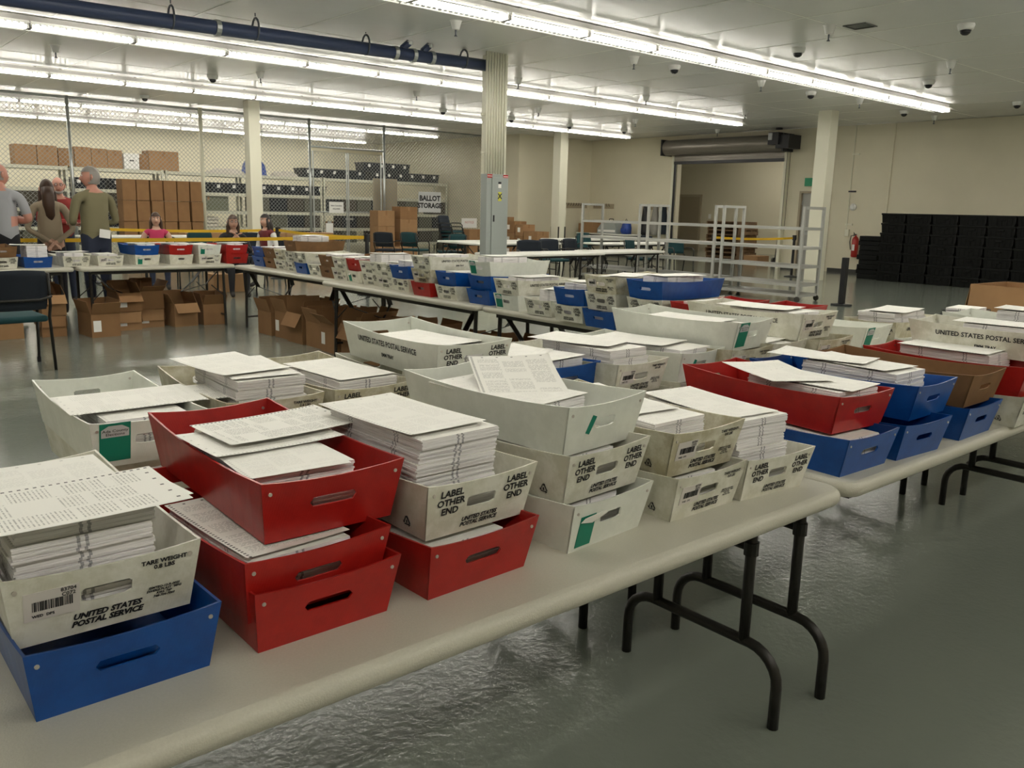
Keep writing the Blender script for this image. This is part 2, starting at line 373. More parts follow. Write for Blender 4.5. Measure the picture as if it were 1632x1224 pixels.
# exposed conduit, clock, switch on right wall
cdt=empty('wall_conduit',(XW-.015,11.75,0),0,'thin painted conduit climbing the wall left of the black crates','conduit')
ob('conduit_pipe',MB().tube([(0,0,1.1),(0,0,ZC-.003)],.012,8),['conduit'],cdt)
for z in (3.05,2.1,1.25): ob('clamp',MB().box(-.02,.014,-.16,.04,z,z+.04),['conduit' if z!=2.1 else 'motor'],cdt)
tag(ob('wall_alarm',MB().lathe([(.09,0),(.09,.04),(.05,.07),(0,.07)],12),['dome'],None,(XW-.001,11.62,1.72),(0,-R(90),0)),'round white alarm disc on the wall beside the thin conduit','alarm')
tag(ob('switch_box',MB().bev(-.05,-.001,-.06,.06,-.09,.09,.008),['conduit'],None,(XW,11.72,1.05)),'small grey switch box on the wall below the thin conduit','switch')
# columns
def column(x,y,w2,guards,hgt=1.0):
    c=struct('column',MB().box(-w2,w2,-w2,w2,0,ZC-.0005),['column']); c.location=(x,y,0)
    g=MB()
    for sx in (-1,1):
        for sy in (-1,1):
            if guards:
                gm=MB(); gm.box(*sorted((sx*(w2+.006),sx*(w2-.05))),*sorted((sy*(w2+.006),sy*(w2+.0005))),.02,hgt)
                ob('corner_guard',gm,['rubber'],c)
    return c
column(18.5,10.7,.16,False); column(8.92,10.92,.14,False); column(8.95,20.0,.14,False); column(18.8,19.75,.16,True,.95)
# electrical panel on the middle column
p=empty('electrical_panel',(8.74,10.76,0),0,'tall grey electrical panel on the middle column','electrical panel')
ob('cabinet',MB().bev(-.2,.24,-.15,-.0,.55,1.99,.006),['panelgrey'],p); ob('panel_door',MB().bev(-.1,.22,-.166,-.151,.62,1.94,.004),['panelgrey'],p)
ob('latch',MB().box(-.075,-.05,-.176,-.1665,1.26,1.36),['motor'],p)
ob('warning_label',MB().box(.02,.09,-.1685,-.1665,1.58,1.72),['yellowlabel'],p)
ob('warning_text',text_mesh('X',.11,0,.004),['ink'],p,(.055,-.1695,1.65),(R(90),0,0))
ob('rating_plate',MB().box(.02,.08,-.1685,-.1665,1.78,1.84),['whitepaper'],p); ob('rating_plate',MB().box(.02,.08,-.1685,-.1665,1.842,1.875),['motor'],p)
for x in (-.19,.13): ob('hazard_label',MB().box(x,x+.1,-.153,-.1505,1.93,1.985),['redpaint'],p); ob('hazard_stripe',MB().box(x+.005,x+.095,-.1545,-.1535,1.953,1.962),['whitepaper'],p)
cb=empty('conduit_bank',(8.74,10.76,0),0,'bank of eight cream conduits rising from the electrical panel','conduit')
cm=MB().tube([(0,0,1.992),(0,0,ZC-.001)],.0185,10).mesh('conduit_pipe',[M['conduit']],True)
for k in range(8): ob('conduit_pipe',cm,None,cb,(-.16+.053*k,-.06,0))
ob('strut',MB().box(-.22,.26,-.03,-.0005,2.86,2.90),['conduit'],cb); ob('strut',MB().box(-.22,.26,-.03,-.0005,2.3,2.33),['conduit'],cb)
tag(ob('junction_box',MB().bev(-.06,-.0,-.06,.06,1.35,1.6,.006),['conduit'],None,(8.779,10.93,0)),'small cream junction box on the left face of the middle column','junction box')
# blue pipe
bp=empty('sprinkler_main',(0,10.85,3.62),0,'blue-grey pipe hung under the ceiling and ending at the middle column','pipe')
ob('pipe_run',MB().tube([(-5,0,-.16),(3,0,-.09),(8.775,0,0)],.085,16).mesh('pipe_run',[M['bluepipe']],True),None,bp)
for x,g in ((3.9,0),(4.95,1),(6.55,1),(8.25,1)):
    zz=-.09+.0156*(x-3)
    ob('pipe_hanger',MB().tube([(x,.1*math.cos(a),zz+.09+.13*math.sin(a)-.04) for a in [math.pi*2*k/14 for k in range(15)]],.014,6),['pipebr'],bp)
    ob('hanger_rod',MB().tube([(x,0,zz+.2),(x,0,.185)],.008,6),['pipebr'],bp)
for x in (7.15,7.5):
    zz=-.09+.0156*(x-3)
    ob('branch_tee',MB().tube([(x,0,zz+.07),(x+.1,-.02,zz+.16)],.05,10).tube([(x+.1,-.02,zz+.16),(x+.1,-.02,.16)],.02,8),['bluepipe'],bp); ob('coupling',MB().lathe([(.055,0),(.055,.05)],10),['steel'],bp,(x+.1,-.02,zz+.13))
for x in (4.45,7.02,7.33,7.65):
    zz=-.09+.0156*(x-3)
    ob('coupling',MB().tube([(x-.03,0,zz),(x+.03,0,zz)],.098,14),['steel'],bp)
# ---------------------------------------------------------------- fluorescent rows
P=1.32
fs=MB().box(-P/2,P/2,-.055,.055,-.085,-.02).mesh('spine',[M['fixdark']])
def wing(sy):
    g=MB()
    A=(.095*sy,-.088); B=(.165*sy,-.128); D=(.218*sy,-.152); E2=(.24*sy,-.162)
    def q(x0,x1,a,b): g.add([(x0,a[0],a[1]),(x1,a[0],a[1]),(x1,b[0],b[1]),(x0,b[0],b[1])],[(0,1,2,3) if sy<0 else (3,2,1,0)])
    q(-P/2+.01,P/2-.01,A,B); q(-P/2+.01,P/2-.01,D,E2)
    n=17; st=(P-.02)/n
    for k in range(n): q(-P/2+.01+st*k,-P/2+.01+st*k+.03,B,D)
    g.add([(x,.05*sy,-.083) for x in (-.5,-.47,.47,.5)]+[(x,A[0],A[1]) for x in (-.5,-.47,.47,.5)],[(0,1,5,4),(2,3,7,6)])
    me=g.mesh('reflector',[M['fixture']]); return me
wg=[wing(-1),wing(1)]
tb=MB().tube([(-P/2+.035,0,0),(P/2-.035,0,0)],.0205,8,caps=True).mesh('tube',[M['tube']],True)
sk=MB().box(-.012,.012,-.085,.085,-.178,-.085).mesh('lamp_socket',[M['fixdark']])
hg=MB().box(-.015,.015,-.02,.02,-.02,-.0005).mesh('mount',[M['fixdark']])
fx=empty('fluorescent_fixture',(0,0,0),0,'','ceiling light','fluorescent strip lights along the ceiling')
ob('spine',fs,None,fx); ob('reflector',wg[0],None,fx); ob('reflector',wg[1],None,fx)
ob('tube',tb,None,fx,(0,-.055,-.152)); ob('tube',tb,None,fx,(0,.055,-.152))
for x in (-1,1): ob('lamp_socket',sk,None,fx,(x*(P/2-.02),0,0))
for x in (-.45,.45): ob('mount',hg,None,fx,(x,0,0))
first=True
ROWS=[(8.2,18.72,'nearest visible row'),(13.2,18.72,'second row back'),(18.1,20.05,'third row back'),(23.2,16.6,'fourth row, above the wire fence'),(27.6,16.6,'farthest row'),(3.2,18.72,'row over the near tables'),(-1.8,18.72,'row behind the camera')]
for (y,xe,nm) in ROWS:
    k=0; x=xe-P/2
    while x>(-1.5 if y>2 else -5):
        o=fx if first else dup(fx,(0,0,0)); first=False
        o.location=(x,y,ZC); o['label']='fluorescent fixture, %s from the right in the %s'%(ORD[k],nm)
        x-=P; k+=1
# ---------------------------------------------------------------- ceiling fittings
dm=empty('dome_camera',(0,0,ZC),0,'','camera','dome cameras on the ceiling')
ob('housing',MB().lathe([(.095,0),(.1,-.02),(.085,-.07),(.075,-.075)][::-1],16).mesh('housing',[M['dome']],40),None,dm)
ob('dome_glass',MB().lathe([(0.0,-.135),(.03,-.13),(.055,-.11),(.068,-.076)],14).mesh('dome_glass',[M['glassdark']],True),None,dm)
sp=empty('fire_sprinkler',(0,0,ZC),0,'','sprinkler','sprinkler heads on the ceiling')
ob('escutcheon',MB().lathe([(.045,-.11),(.075,-.005),(.085,0)],14).mesh('escutcheon',[M['dome']],40),None,sp)
ob('deflector',MB().lathe([(.02,-.19),(.022,-.185),(.008,-.17),(.012,-.11)],10),['pipebr'],sp)
DOM=[((11.34,4.85),'largest white dome camera at the upper right of the ceiling'),((11.38,7.15),'dome camera between the air vent and the nearest lit row'),((11.42,9.4),'dome camera just beyond the nearest row of lights, above the doorway'),((15.45,7.12),'dome camera right of the nearest row, halfway to its end'),((19.23,7.04),'dome camera at the right edge of the ceiling above the black crates'),((15.47,9.36),'dome camera under the nearest row, right of the shutter motor'),((19.37,9.39),'dome camera under the right end of the nearest light row'),
((6.69,16.62),'dome camera between the second and third light rows at upper left'),((6.85,21.0),'dome camera behind the third light row at left'),((12.8,17.65),'dome camera in front of the third row, left of the middle column'),((15.05,17.72),'dome camera just right of the middle column conduits'),((17.22,17.77),'dome camera near the far column top'),((19.18,17.51),'dome camera by the right end of the third light row')]
for i,((x,y),l) in enumerate(DOM):
    o=dm if i==0 else dup(dm,(0,0,0)); o.location=(x,y,ZC); o['label']=l
SPR=[((6.96,9.33),'white sprinkler head left of the top of the middle column'),((10.32,6.07),'sprinkler head beside the square air vent'),((13.79,6.05),'sprinkler head at right between two dome cameras'),((13.66,9.26),'sprinkler head under the nearest row above the shutter'),((10.39,9.35),'sprinkler head under the nearest row, right of the middle column'),((16.95,9.15),'sprinkler head above the right column'),((17.22,12.04),'sprinkler head past the right end of the second light row'),((20.69,9.31),'sprinkler head at the wall above the black crates'),((3.72,15.43),'sprinkler head at the upper left between two light rows'),((7.14,15.52),'sprinkler head above the left column, before the third row'),((10.48,15.38),'sprinkler head left of the middle column under the second row'),((14.06,15.58),'sprinkler head right of the conduits under the second row'),((10.66,12.38),'sprinkler head just right of the blue pipe end'),((13.93,12.16),'sprinkler head above the second row, centre right'),((17.29,15.41),'sprinkler head between the ends of the second and third rows'),((20.67,15.33),'sprinkler head over the shutter hood')]
for i,((x,y),l) in enumerate(SPR):
    o=sp if i==0 else dup(sp,(0,0,0)); o.location=(x,y,ZC); o['label']=l
v=empty('air_vent',(10.6,5.82,ZC),0,'grey louvred square air vent in the ceiling','vent')
ob('vent_frame',MB().box(-.15,.15,-.15,-.13,-.012,-.0005).box(-.15,.15,.13,.15,-.012,-.0005).box(-.15,-.13,-.13,.13,-.012,-.0005).box(.13,.15,-.13,.13,-.012,-.0005),['vent'],v)
for k in range(6): ob('louvre',MB().add([(-.128,-.128+.043*k,-.012),(.128,-.128+.043*k,-.012),(.128,-.10+.043*k,-.002),(-.128,-.10+.043*k,-.002)],[(0,1,2,3)]),['vent'],v)
# ================================================================ wire cage
FY=22.2; FX0,FX1=-1.5,18.0
fe=empty('chain_link_fence',(0,FY,0),0,'floor-to-ceiling chain-link fence around the storage cage','fence')
FPX=[-.9,2.3,5.5,11.58,13.98,17.9]
pm=MB().tube([(0,0,0),(0,0,3.76)],.038,10).mesh('fence_post',[M['steel']],True)
for x in FPX: ob('fence_post',pm,None,fe,(x,0,0))
ob('fence_post',MB().tube([(0,0,0),(0,0,3.76)],.05,10).mesh('fence_post',[M['conduit']],True),None,fe,(8.55,-.05,0))
ob('top_rail',MB().tube([(FX0,0,3.72),(FX1,0,3.72)],.03,8).mesh('top_rail',[M['steel']],True),None,fe)
ob('header_rail',MB().tube([(11.6,0,3.02),(13.96,0,3.02)],.026,8).mesh('header_rail',[M['steel']],True),None,fe)
def links(x0,x1,z0,z1,p,r=.0035):
    g=MB(); H=z1-z0; y=0
    for sgn in (1,-1):
        k=x0-H if sgn>0 else x0
        while k<(x1 if sgn>0 else x1+H):
            a=[k,z0]; b=[k+sgn*H,z1]
            t0,t1=0.,1.
            dx=b[0]-a[0]
            ts=sorted(((x0-a[0])/dx,(x1-a[0])/dx)); t0=max(0,ts[0]); t1=min(1,ts[1])
            if t1-t0>.005:
                g.bar((a[0]+dx*t0,.004*sgn,z0+H*t0),(a[0]+dx*t1,.004*sgn,z0+H*t1),r*2)
            k+=p
    return g
o=ob('wire_mesh',links(FX0,11.55,.03,3.70,.105),['wire'],fe); o['kind']='stuff'
o=ob('wire_mesh',links(14.0,FX1,.03,3.70,.105),['wire'],fe); o['kind']='stuff'
o=ob('wire_mesh',links(11.6,13.95,3.04,3.70,.105),['wire'],fe); o['kind']='stuff'
g=empty('cage_gate',(12.75,FY,0),0,'double-leaf chain-link gate in the storage cage fence','gate')
for (a,b) in ((-1.08,-.03),(.03,1.12)):
    ob('gate_frame',MB().tube([(a,0,.06),(a,0,2.9),(b,0,2.9),(b,0,.06),(a,0,.06)],.022,8),['steel'],g)
    ob('gate_rail',MB().tube([(a,0,1.25),(b,0,1.25)],.018,8),['steel'],g)
    o=ob('gate_mesh',links(a,b,.08,2.88,.105),['wire'],g); o['kind']='stuff'
ob('gate_latch',MB().box(-.1,.14,-.06,-.025,1.03,1.09),['steel'],g)
for z in (2.3,.6): ob('gate_hinge',MB().tube([(-1.1,-.03,z-.07),(-1.1,-.03,z+.07)],.035,8),['steel'],g)
def sign(name,x,z,w_,h_,y,lab,lines,mat_='whitepaper',ink='ink'):
    s=empty(name,(x,y,z),0,lab,'sign'); ob('board',MB().bev(-w_/2,w_/2,-.006,.006,-h_/2,h_/2,.003),[mat_],s)
    for t,zz,sz,b in lines: ob('lettering',text_mesh(t,sz,0,b),[ink],s,(0,-.0085,zz),(R(90),0,0))
    return s
sg=sign('storage_sign',15.6,1.60,.84,.62,FY-.03,'white BALLOT STORAGE sign on the wire fence',[('BALLOT',.11,.215,.009),('STORAGE',-.11,.205,.009)],'sticker')
sign('gate_notice',12.36,1.38,.46,.31,FY-.03,'white paper notice on the left leaf of the cage gate',[('Ballot Custodians',.05,.05,.001),('REQUIRED',-.04,.05,.001)])
cbd=empty('clipboard',(12.13,FY-.03,.82),0,'clipboard with white sheet hung low on the cage gate','clipboard')
ob('board',MB().bev(-.13,.13,-.004,.004,-.17,.17,.002),['wood'],cbd); ob('paper',MB().box(-.115,.115,-.007,-.0045,-.16,.12),['whitepaper'],cbd); ob('clip',MB().box(-.06,.06,-.016,-.0072,.12,.17),['steel'],cbd)
sign('pink_notice',17.15,.98,.62,.30,FY-.03,'white notice with pink print on the fence by the middle column',[('NOTICE',.02,.1,.002)],'whitepaper','pink')
# shelving inside the cage
def shelf_unit(x,y,L,zs,lab):
    s=empty('storage_shelf',(x,y,0),0,lab,'shelving')
    for xx in (0,L-.06):
        for yy in (0,.74): ob('upright',MB().box(xx,xx+.06,yy,yy+.05,0,zs[-1]+.02),['shelf'],s)
    for z in zs: ob('shelf_board',MB().box(.06,L-.06,.02,.76,z-.03,z-.001).box(.06,L-.06,-.012,.02,z-.09,z).box(.06,L-.06,.76,.79,z-.09,z),['shelf'],s)
    for k in (0,1): ob('cross_brace',MB().bar((.06,.795+.01*k,.3 if k else 1.5),(L-.06,.795+.01*k,1.5 if k else .3),.03,.006),['shelf'],s)
    return s
SH=[(-1.2,2.4),(1.25,2.4),(3.7,2.4),(6.15,2.4),(8.6,2.4),(11.05,2.4),(13.5,2.4),(15.95,2.4)]
SHN=['beyond the left edge','behind the grey-shirted man','behind the standing group','behind the tall wall of boxes','beside the left column','behind the cage gate','right of the cage gate','behind the BALLOT STORAGE sign']
SY=25.0
for i,(x,L) in enumerate(SH): shelf_unit(x,SY,L,[.25,.72,1.2,1.72,2.27],'cream steel shelving unit in the cage, '+SHN[i])
# things on the shelves
def carton(lab,x0,x1,y0,y1,z0,h,mat_='card',grp=None,tape=True,lbl=None):
    c=empty('carton',((x0+x1)/2,(y0+y1)/2,z0),0,lab,'box',grp); a=(x1-x0)/2; b=(y1-y0)/2
    ob('carton_body',MB().bev(-a,a,-b,b,0,h,.009),[mat_],c)
    if tape: ob('tape_strip',MB().box(-.03,.03,-b-.0015,-b-.0002,h*.7,h-.006).box(-.03,.03,-b,b,h+.0002,h+.0015),['card2' if mat_=='card' else 'card'],c)
    if lbl: ob('shipping_label',MB().box(lbl[0],lbl[0]+.11,-b-.002,-b-.0004,lbl[1],lbl[1]+.13),['whitepaper'],c)
    return c
tops=[(4.90,.50,.50,'leftmost brown carton on top of the cage shelving'),(5.42,.47,.50,'second brown carton from the left on the cage shelving'),(5.91,.37,.46,'greyish carton beside the fence post on the cage shelving'),(6.30,.40,.52,'brown carton right of the fence post on the shelving'),(6.71,.39,.50,'brown carton with pale patch on the cage shelving'),(7.11,.38,.48,'brown carton left of the white carton on the shelving'),(7.93,.24,.42,'narrow dark carton right of the white carton on the shelving'),(8.18,.82,.53,'rightmost large brown carton on top of the cage shelving')]
x=0
for (xx,w_,h_,l) in tops:
    carton(l,xx*1.0,xx+w_,25.05,25.6,2.2725,h_,'card2' if 'grey' in l or 'dark' in l else 'card',"cartons on top of the cage shelving")
wc=carton('white lidded file carton on top of the cage shelving',7.51,7.90,24.98,25.5,2.2725,.40,'whitepaper',"cartons on top of the cage shelving",False)
ob('lid',MB().bev(-.205,.205,-.268,.268,.30,.415,.006),['whitepaper'],wc); ob('hand_hole',MB().box(-.06,.06,-.2695,-.268,.21,.245),['ink'],wc)
# sacks and tarpaulin
def sack(lab,x0,x1,y0,y1,z0,h,mat_,name='sack',cat='sack',seed=1):
    rnd=random.Random(seed); n=14; m_=6; g=MB(); vs=[]
    for i in range(n+1):
        for j in range(m_+1):
            u=i/n; v_=j/m_; e_=min(1,4*u*(1-u)*1.6)*min(1,4*v_*(1-v_)*1.7)
            vs.append((x0+(x1-x0)*u,y0+(y1-y0)*v_,z0+.004+h*(e_**.6)*(.7+.5*rnd.random()) if 0<i<n and 0<j<m_ else z0+.002))
    fs=[(i*(m_+1)+j,(i+1)*(m_+1)+j,(i+1)*(m_+1)+j+1,i*(m_+1)+j+1) for i in range(n) for j in range(m_)]
    g.add(vs,fs); return tag(ob(name,g.mesh(name,[M[mat_]],True)),lab,cat)
sack('white sacking heap on the shelving left of the blue tarpaulin',9.95,11.0,25.03,25.7,2.2725,.13,'bag',seed=3)
sack('blue tarpaulin bundle on the shelving left of the white column',11.05,11.7,25.1,25.7,2.2725,.42,'tarp','tarpaulin','tarpaulin',5)
sack('white sacking on the shelving right of the white column',11.95,12.7,25.03,25.7,2.2725,.14,'bag',seed=8)
# dark bins
bn=empty('storage_bin',(0,0,0),0,'','bin','dark bins on the cage shelving')
bb=MB(); bb.add([(-.19,-.25,0),(.19,-.25,0),(.19,.25,0),(-.19,.25,0),(-.215,-.28,.27),(.215,-.28,.27),(.215,.28,.27),(-.215,.28,.27)],[(0,3,2,1),(0,1,5,4),(1,2,6,5),(2,3,7,6),(3,0,4,7),(4,5,6,7)])
bb.box(-.225,.225,-.29,.29,.25,.285)
ob('bin_body',bb,['bin'],bn); ob('bin_tag',MB().box(-.045,.045,-.284,-.281,.14,.23),['whitepaper'],bn)
bins=[]
for k in range(16): bins.append((6.35+.47*k,25.32,1.722,'navy bin with white tag, %s from left under the top shelf'%ORD[k]))
for k in range(5): bins.append((13.0+.46*k if k else 13.0,25.32,2.2725,'navy bin on the shelving, %s right of the white sacking'%ORD[k]))
for k in range(6): bins.append((15.5+.46*k,25.32,2.2725,'navy bin above the storage sign, %s from the left'%ORD[k]))
for k in range(4): bins.append((15.2+.46*k,25.32,2.56,'navy bin in the uppermost layer, %s from the gate'%ORD[k]))
for i,(x_,y_,z_,l) in enumerate(bins):
    o=bn if i==0 else dup(bn,(0,0,0)); o.location=(x_,y_,z_); o['label']=l
for (x_,z_,n_) in ((9.5,.722,'under the white column'),(10.5,.722,'right of the white column')):
    for k in range(3): tag(ob('folded_bag',MB().bev(-.5,.5,-.3,.3,0,.1,.04),['bag'],None,(12.3 if 'right' in n_ else 9.6,25.37,z_+.1015*k)),'pale folded sack, %s up in the pile %s'%(ORD[k],n_),'sack')
carton('olive grey carton low on the shelving beside the left column',9.2,10.4,25.05,25.65,1.2025,.42,'greenbox')
tag(ob('filing_panel',MB().bev(-.42,.42,-.02,.02,0,2.25,.01),['frametan'],None,(14.15,22.42,.0)),'tall beige board standing behind the cage fence at the gate','board')
# archive boxes filling the lower shelves
for i,(x_,L) in enumerate(SH):
    for j,z_ in enumerate((.2525,.7225,1.2025)):
        if i in (4,) and j>=1: continue
        for k in range(4):
            if (i*5+j*3+k*7)%11==0 or (i==0 and k<2): continue
            carton('dark archive box, %s from left, %s shelf up, unit %s'%(ORD[k],ORD[j],SHN[i]),x_+.09+.565*k,x_+.09+.565*k+.53,25.02,25.6,z_,(.36,.38,.42)[j],['darkcard','olive','bin'][(i+j+k)%3],'archive boxes on the lower cage shelves',False)
# wall of brown cartons in front of the fence
xs=[6.32+.315*k for k in range(6)]
for r in range(4):
    for k in range(6):
        carton('carton in the %s row from top, %s from left, of the carton wall'%(ORD[3-r],ORD[k]),xs[k]+.009*((k*7+r*3)%3),xs[k]+.296+.006*((k+r)%2),21.3+.02*((k+2*r)%3),21.75,.002+.482*r,.478,'card2',"wall of stacked brown cartons by the fence",False)
# ================================================================ folding tables
def slab(L,W,t=.045,rc=.06,mi=0):
    """table top with round corners and a full bullnose edge, centred, top at z=0"""
    g=MB(); pts=[]
    for cx,cy,a0 in ((L/2-rc,W/2-rc,0),(-L/2+rc,W/2-rc,90),(-L/2+rc,-W/2+rc,180),(L/2-rc,-W/2+rc,270)):
        for k in range(7): a=R(a0+15*k); pts.append((cx,cy,math.cos(a),math.sin(a)))
    prof=[(-.022,0),(-.012,-.002),(-.004,-.009),(0,-.020),(-.002,-.032),(-.010,-.043),(-.03,-t)]
    n=len(pts); vs=[(cx+(rc+o)*c,cy+(rc+o)*s_,z) for o,z in prof for cx,cy,c,s_ in pts]
    fs=[(i*n+k,(i+1)*n+k,(i+1)*n+(k+1)%n,i*n+(k+1)%n) for i in range(len(prof)-1) for k in range(n)]
    fs=[f[::-1] for f in fs]
    fs.append(tuple(range(n))); fs.append(tuple((len(prof)-1)*n+k for k in range(n))[::-1])
    g.add(vs,fs); return g
def arc_leg(x,W,H):
    g=MB(); a=.285; zb=.23; r=.10; path=[(x,-a,0),(x,-a,zb-r)]
    for k in range(1,7): t=R(15*k); path.append((x,-a+r-r*math.cos(t),zb-r+r*math.sin(t)))
    path+=[(x,y,z) for (_,y,z) in [(0,-p[1],p[2]) for p in path[::-1]]]
    g.tube(path,.0165,10)
    for s_ in (-1,1): g.tube([(x,s_*.165,zb),(x,s_*.165,H-.046)],.0165,10)
    return g
def table(lab,x,y,L,W=.76,rz=0,kind='arc',mat_='table',group=None,H=.737):
    t=empty('folding_table',(x,y,0),rz,lab,'table',group)
    ob('tabletop',slab(L,W).mesh('tabletop',[M[mat_]],30),None,t,(0,0,H))
    ob('apron_rail',MB().box(-L/2+.12,L/2-.12,-W/2+.07,-W/2+.10,H-.08,H-.0455).box(-L/2+.12,L/2-.12,W/2-.10,W/2-.07,H-.08,H-.0455),['leg'],t)
    for s_ in (-1,1):
        xx=s_*(L/2-.12)
        if kind=='arc':
            lf=ob('leg_frame',arc_leg(xx,W,H).mesh('leg_frame',[M['leg']],True),None,t)
            ob('cross_bar',MB().tube([(xx,-.16,.52),(xx,.16,.52)],.012,8),['leg'],t)
            ob('collar',MB().tube([(xx,-.165,.50),(xx,-.165,.54)],.022,10).tube([(xx,.165,.50),(xx,.165,.54)],.022,10),['leg'],t)
            ob('brace',MB().tube([(xx,0,.52),(xx-s_*.42,0,H-.05)],.010,8),['leg'],t)
        else:
            for q in (-1,1): ob('leg',MB().tube([(xx,q*.29,0),(xx,q*.27,H-.046)],.016,8),['leg'],t)
            ob('cross_bar',MB().tube([(xx,-.29,.13),(xx,.29,.13)],.012,8),['leg'],t)
            for q in (-1,1):
                ob('brace',MB().bar((xx-s_*.04,q*.25,H-.06),(xx-s_*.20,q*.22,.50),.05,.006).bar((xx-s_*.20,q*.22,.50),(xx-s_*.42,0,.40),.018,.006).tube([(xx,q*.285,.36),(xx-s_*.14,q*.24,.49)],.006,6),['leg'],t)
    return t
FY0=1.095
table('near speckled white folding table under the front red and blue trays',.965,FY0+.38,2.44)
table('speckled white folding table carrying the blue trays at right',3.425,FY0+.38,2.44)
table('speckled white folding table cut by the right edge of the photo',5.885,FY0+.38,2.44)
table('folding table behind the near table, under the white EMM tray',.965,1.875+.38,2.44)
table('folding table behind the blue trays, second row at right',3.425,1.875+.38,2.44)
table('folding table in the second row, off the right edge',5.885,1.875+.38,2.44)
MX=4.40
table('middle run folding table nearest the camera',4.43,3.875,2.44,rz=R(90),kind='v')
table('middle run folding table, second from the camera, over the open cartons',MX,6.335,2.44,rz=R(90),kind='v')
table('middle run folding table, farthest, meeting the left table',MX+.13,8.74,2.30,rz=R(91.5),kind='v')
table('left run folding table from the gap to the corner',3.345,10.36,1.72,rz=R(-.5),kind='v')
table('left run folding table behind the chair, left of the gap',1.255,10.42,2.38,rz=R(-.5),kind='v')
# ================================================================ trays
TB,TR,TL,TF,TH=.125,.139,.56,.028,.118
def panel(hole,flip,rect):
    """sloped end panel with a dipped rim and a hand slot"""
    hw=lambda z:TB+(TR-TB)*z/TH
    def top(x): return TH-.009*(1-(x/TR)**2)
    cz=.064; ang=[]
    for sx in (-1,1):
        ang.append(math.atan2(0-cz,sx*TB)); ang.append(math.atan2(TH-cz,sx*TR))
    for k in range(28): ang.append(-math.pi+.001+2*math.pi*k/28)
    ang=sorted(ang); outer=[]; inner=[]
    hl,hh=(.036,.012) if rect else (.046,.0095)
    for a in ang:
        c,s_=math.cos(a),math.sin(a); t=1e9
        if s_<0: t=min(t,cz/-s_)
        # side
        for sx in (-1,1):
            dn=sx*c-(TR-TB)/TH*s_
            if dn>1e-6:
                tt=(TB+(TR-TB)*cz/TH)/dn
                if tt>0: t=min(t,tt)
        if s_>0:
            tt=(TH-cz)/s_
            for _ in range(6): tt=(top(max(-TR,min(TR,tt*c)))-cz)/s_
            t=min(t,tt)
        outer.append((t*c,cz+t*s_))
        if rect: ti=min(hl/abs(c) if abs(c)>1e-6 else 9,hh/abs(s_) if abs(s_)>1e-6 else 9)
        else:
            q=hl-hh
            ti=hh/abs(s_) if abs(s_)>1e-6 and abs(hh/s_*c)<=q else None
            if ti is None:
                b_=-abs(c)*q; cc=q*q-hh*hh; ti=-b_+math.sqrt(max(0,b_*b_-cc))
        inner.append((ti*c,cz+ti*s_))
    n=len(ang); g=MB(); vs=[]
    for off in (0,.0045):
        for ring in (outer,inner):
            for x,z in ring: vs.append((x,(-TF*z/TH+off)*(1),z))
    fs=[]
    for k in range(n):
        k2=(k+1)%n
        fs.append((k,k2,n+k2,n+k)); fs.append((2*n+k,3*n+k,3*n+k2,2*n+k2))
        fs.append((n+k,n+k2,3*n+k2,3*n+k)); fs.append((k2,k,2*n+k,2*n+k2))
    if flip: vs=[(-x,TL-y,z) for x,y,z in vs]
    g.add(vs,fs); return g.mesh('end_panel',[M['white']])
def side(sx):
    g=MB(); n=12; vs=[]
    for off in (0,.0045):
        for i in range(n+1):
            t=i/n; dip=.012*(1-(2*t-1)**2); h=TH-dip
            yb=TL*t; yt=-TF+(TL+2*TF)*t; yt=yb+(yt-yb)*h/TH; 
            bow=.006*(1-(2*t-1)**2)
            vs+=[(sx*(TB-off),yb,0),(sx*(TB+(TR-TB)*h/TH*1-off+bow),yt,h)]
    m_=2*(n+1); fs=[]
    for i in range(n):
        a=2*i; fs+=[(a,a+2,a+3,a+1),(m_+a,m_+a+1,m_+a+3,m_+a+2),(a+1,a+3,m_+a+3,m_+a+1)]
    if sx>0: pass
    else: fs=[f[::-1] for f in fs]
    g.add(vs,fs); return g.mesh('side_panel',[M['white']])
ENDR=(panel(1,0,1),panel(1,1,1)); ENDO=(panel(1,0,0),panel(1,1,0)); SIDE=(side(-1),side(1))
BOT=MB().box(-TB,TB,0,TL,0,.005).mesh('tray_floor',[M['white']])
RIV=MB().tube([(0,0,0),(0,-.002,0)],.0036,8).mesh('rivet',[M['rivet']])
TILT=math.atan2(TF,TH); STILT=math.atan2(TR-TB,TH)
def on_end(u,z,off=.0012): return (u,-TF*z/TH-off,z)
def lett(parent,txt,size,u,z,shear=0,bold=.0005,ink='ink',name='lettering'):
    return ob(name,text_mesh(txt,size,shear,bold),[ink],parent,on_end(u,z),(R(90)+TILT,0,0))
def sidelett(parent,txt,size,v,z,sx,bold=.0006,ink='ink',name='side_lettering'):
    b=.006*(1-(2*v/TL-1)**2)*z/TH
    x=sx*(TB+(TR-TB)*z/TH+.0014+b)
    return ob(name,text_mesh(txt,size,0,bold),[ink],parent,(x,v,z),(R(90)+(STILT),0,R(-90 if sx<0 else 90)))
BAR=None
def barcode():
    global BAR
    if BAR is None:
        g=MB(); rnd=random.Random(3); x=-.026
        while x<.026:
            w_=rnd.choice((.0006,.0011,.0017)); g.box(x,x+w_,-.0004,0,-.008,.008); x+=w_+rnd.choice((.0006,.0011,.0016))
        BAR=g.mesh('barcode',[M['ink']])
    return BAR
STK=MB().box(-.037,.037,-.0008,.0002,-.024,.024).mesh('label_sticker',[M['label']])
GRN=MB().box(-.028,.028,-.0008,.0002,-.050,.050).mesh('green_sticker',[M['green']])
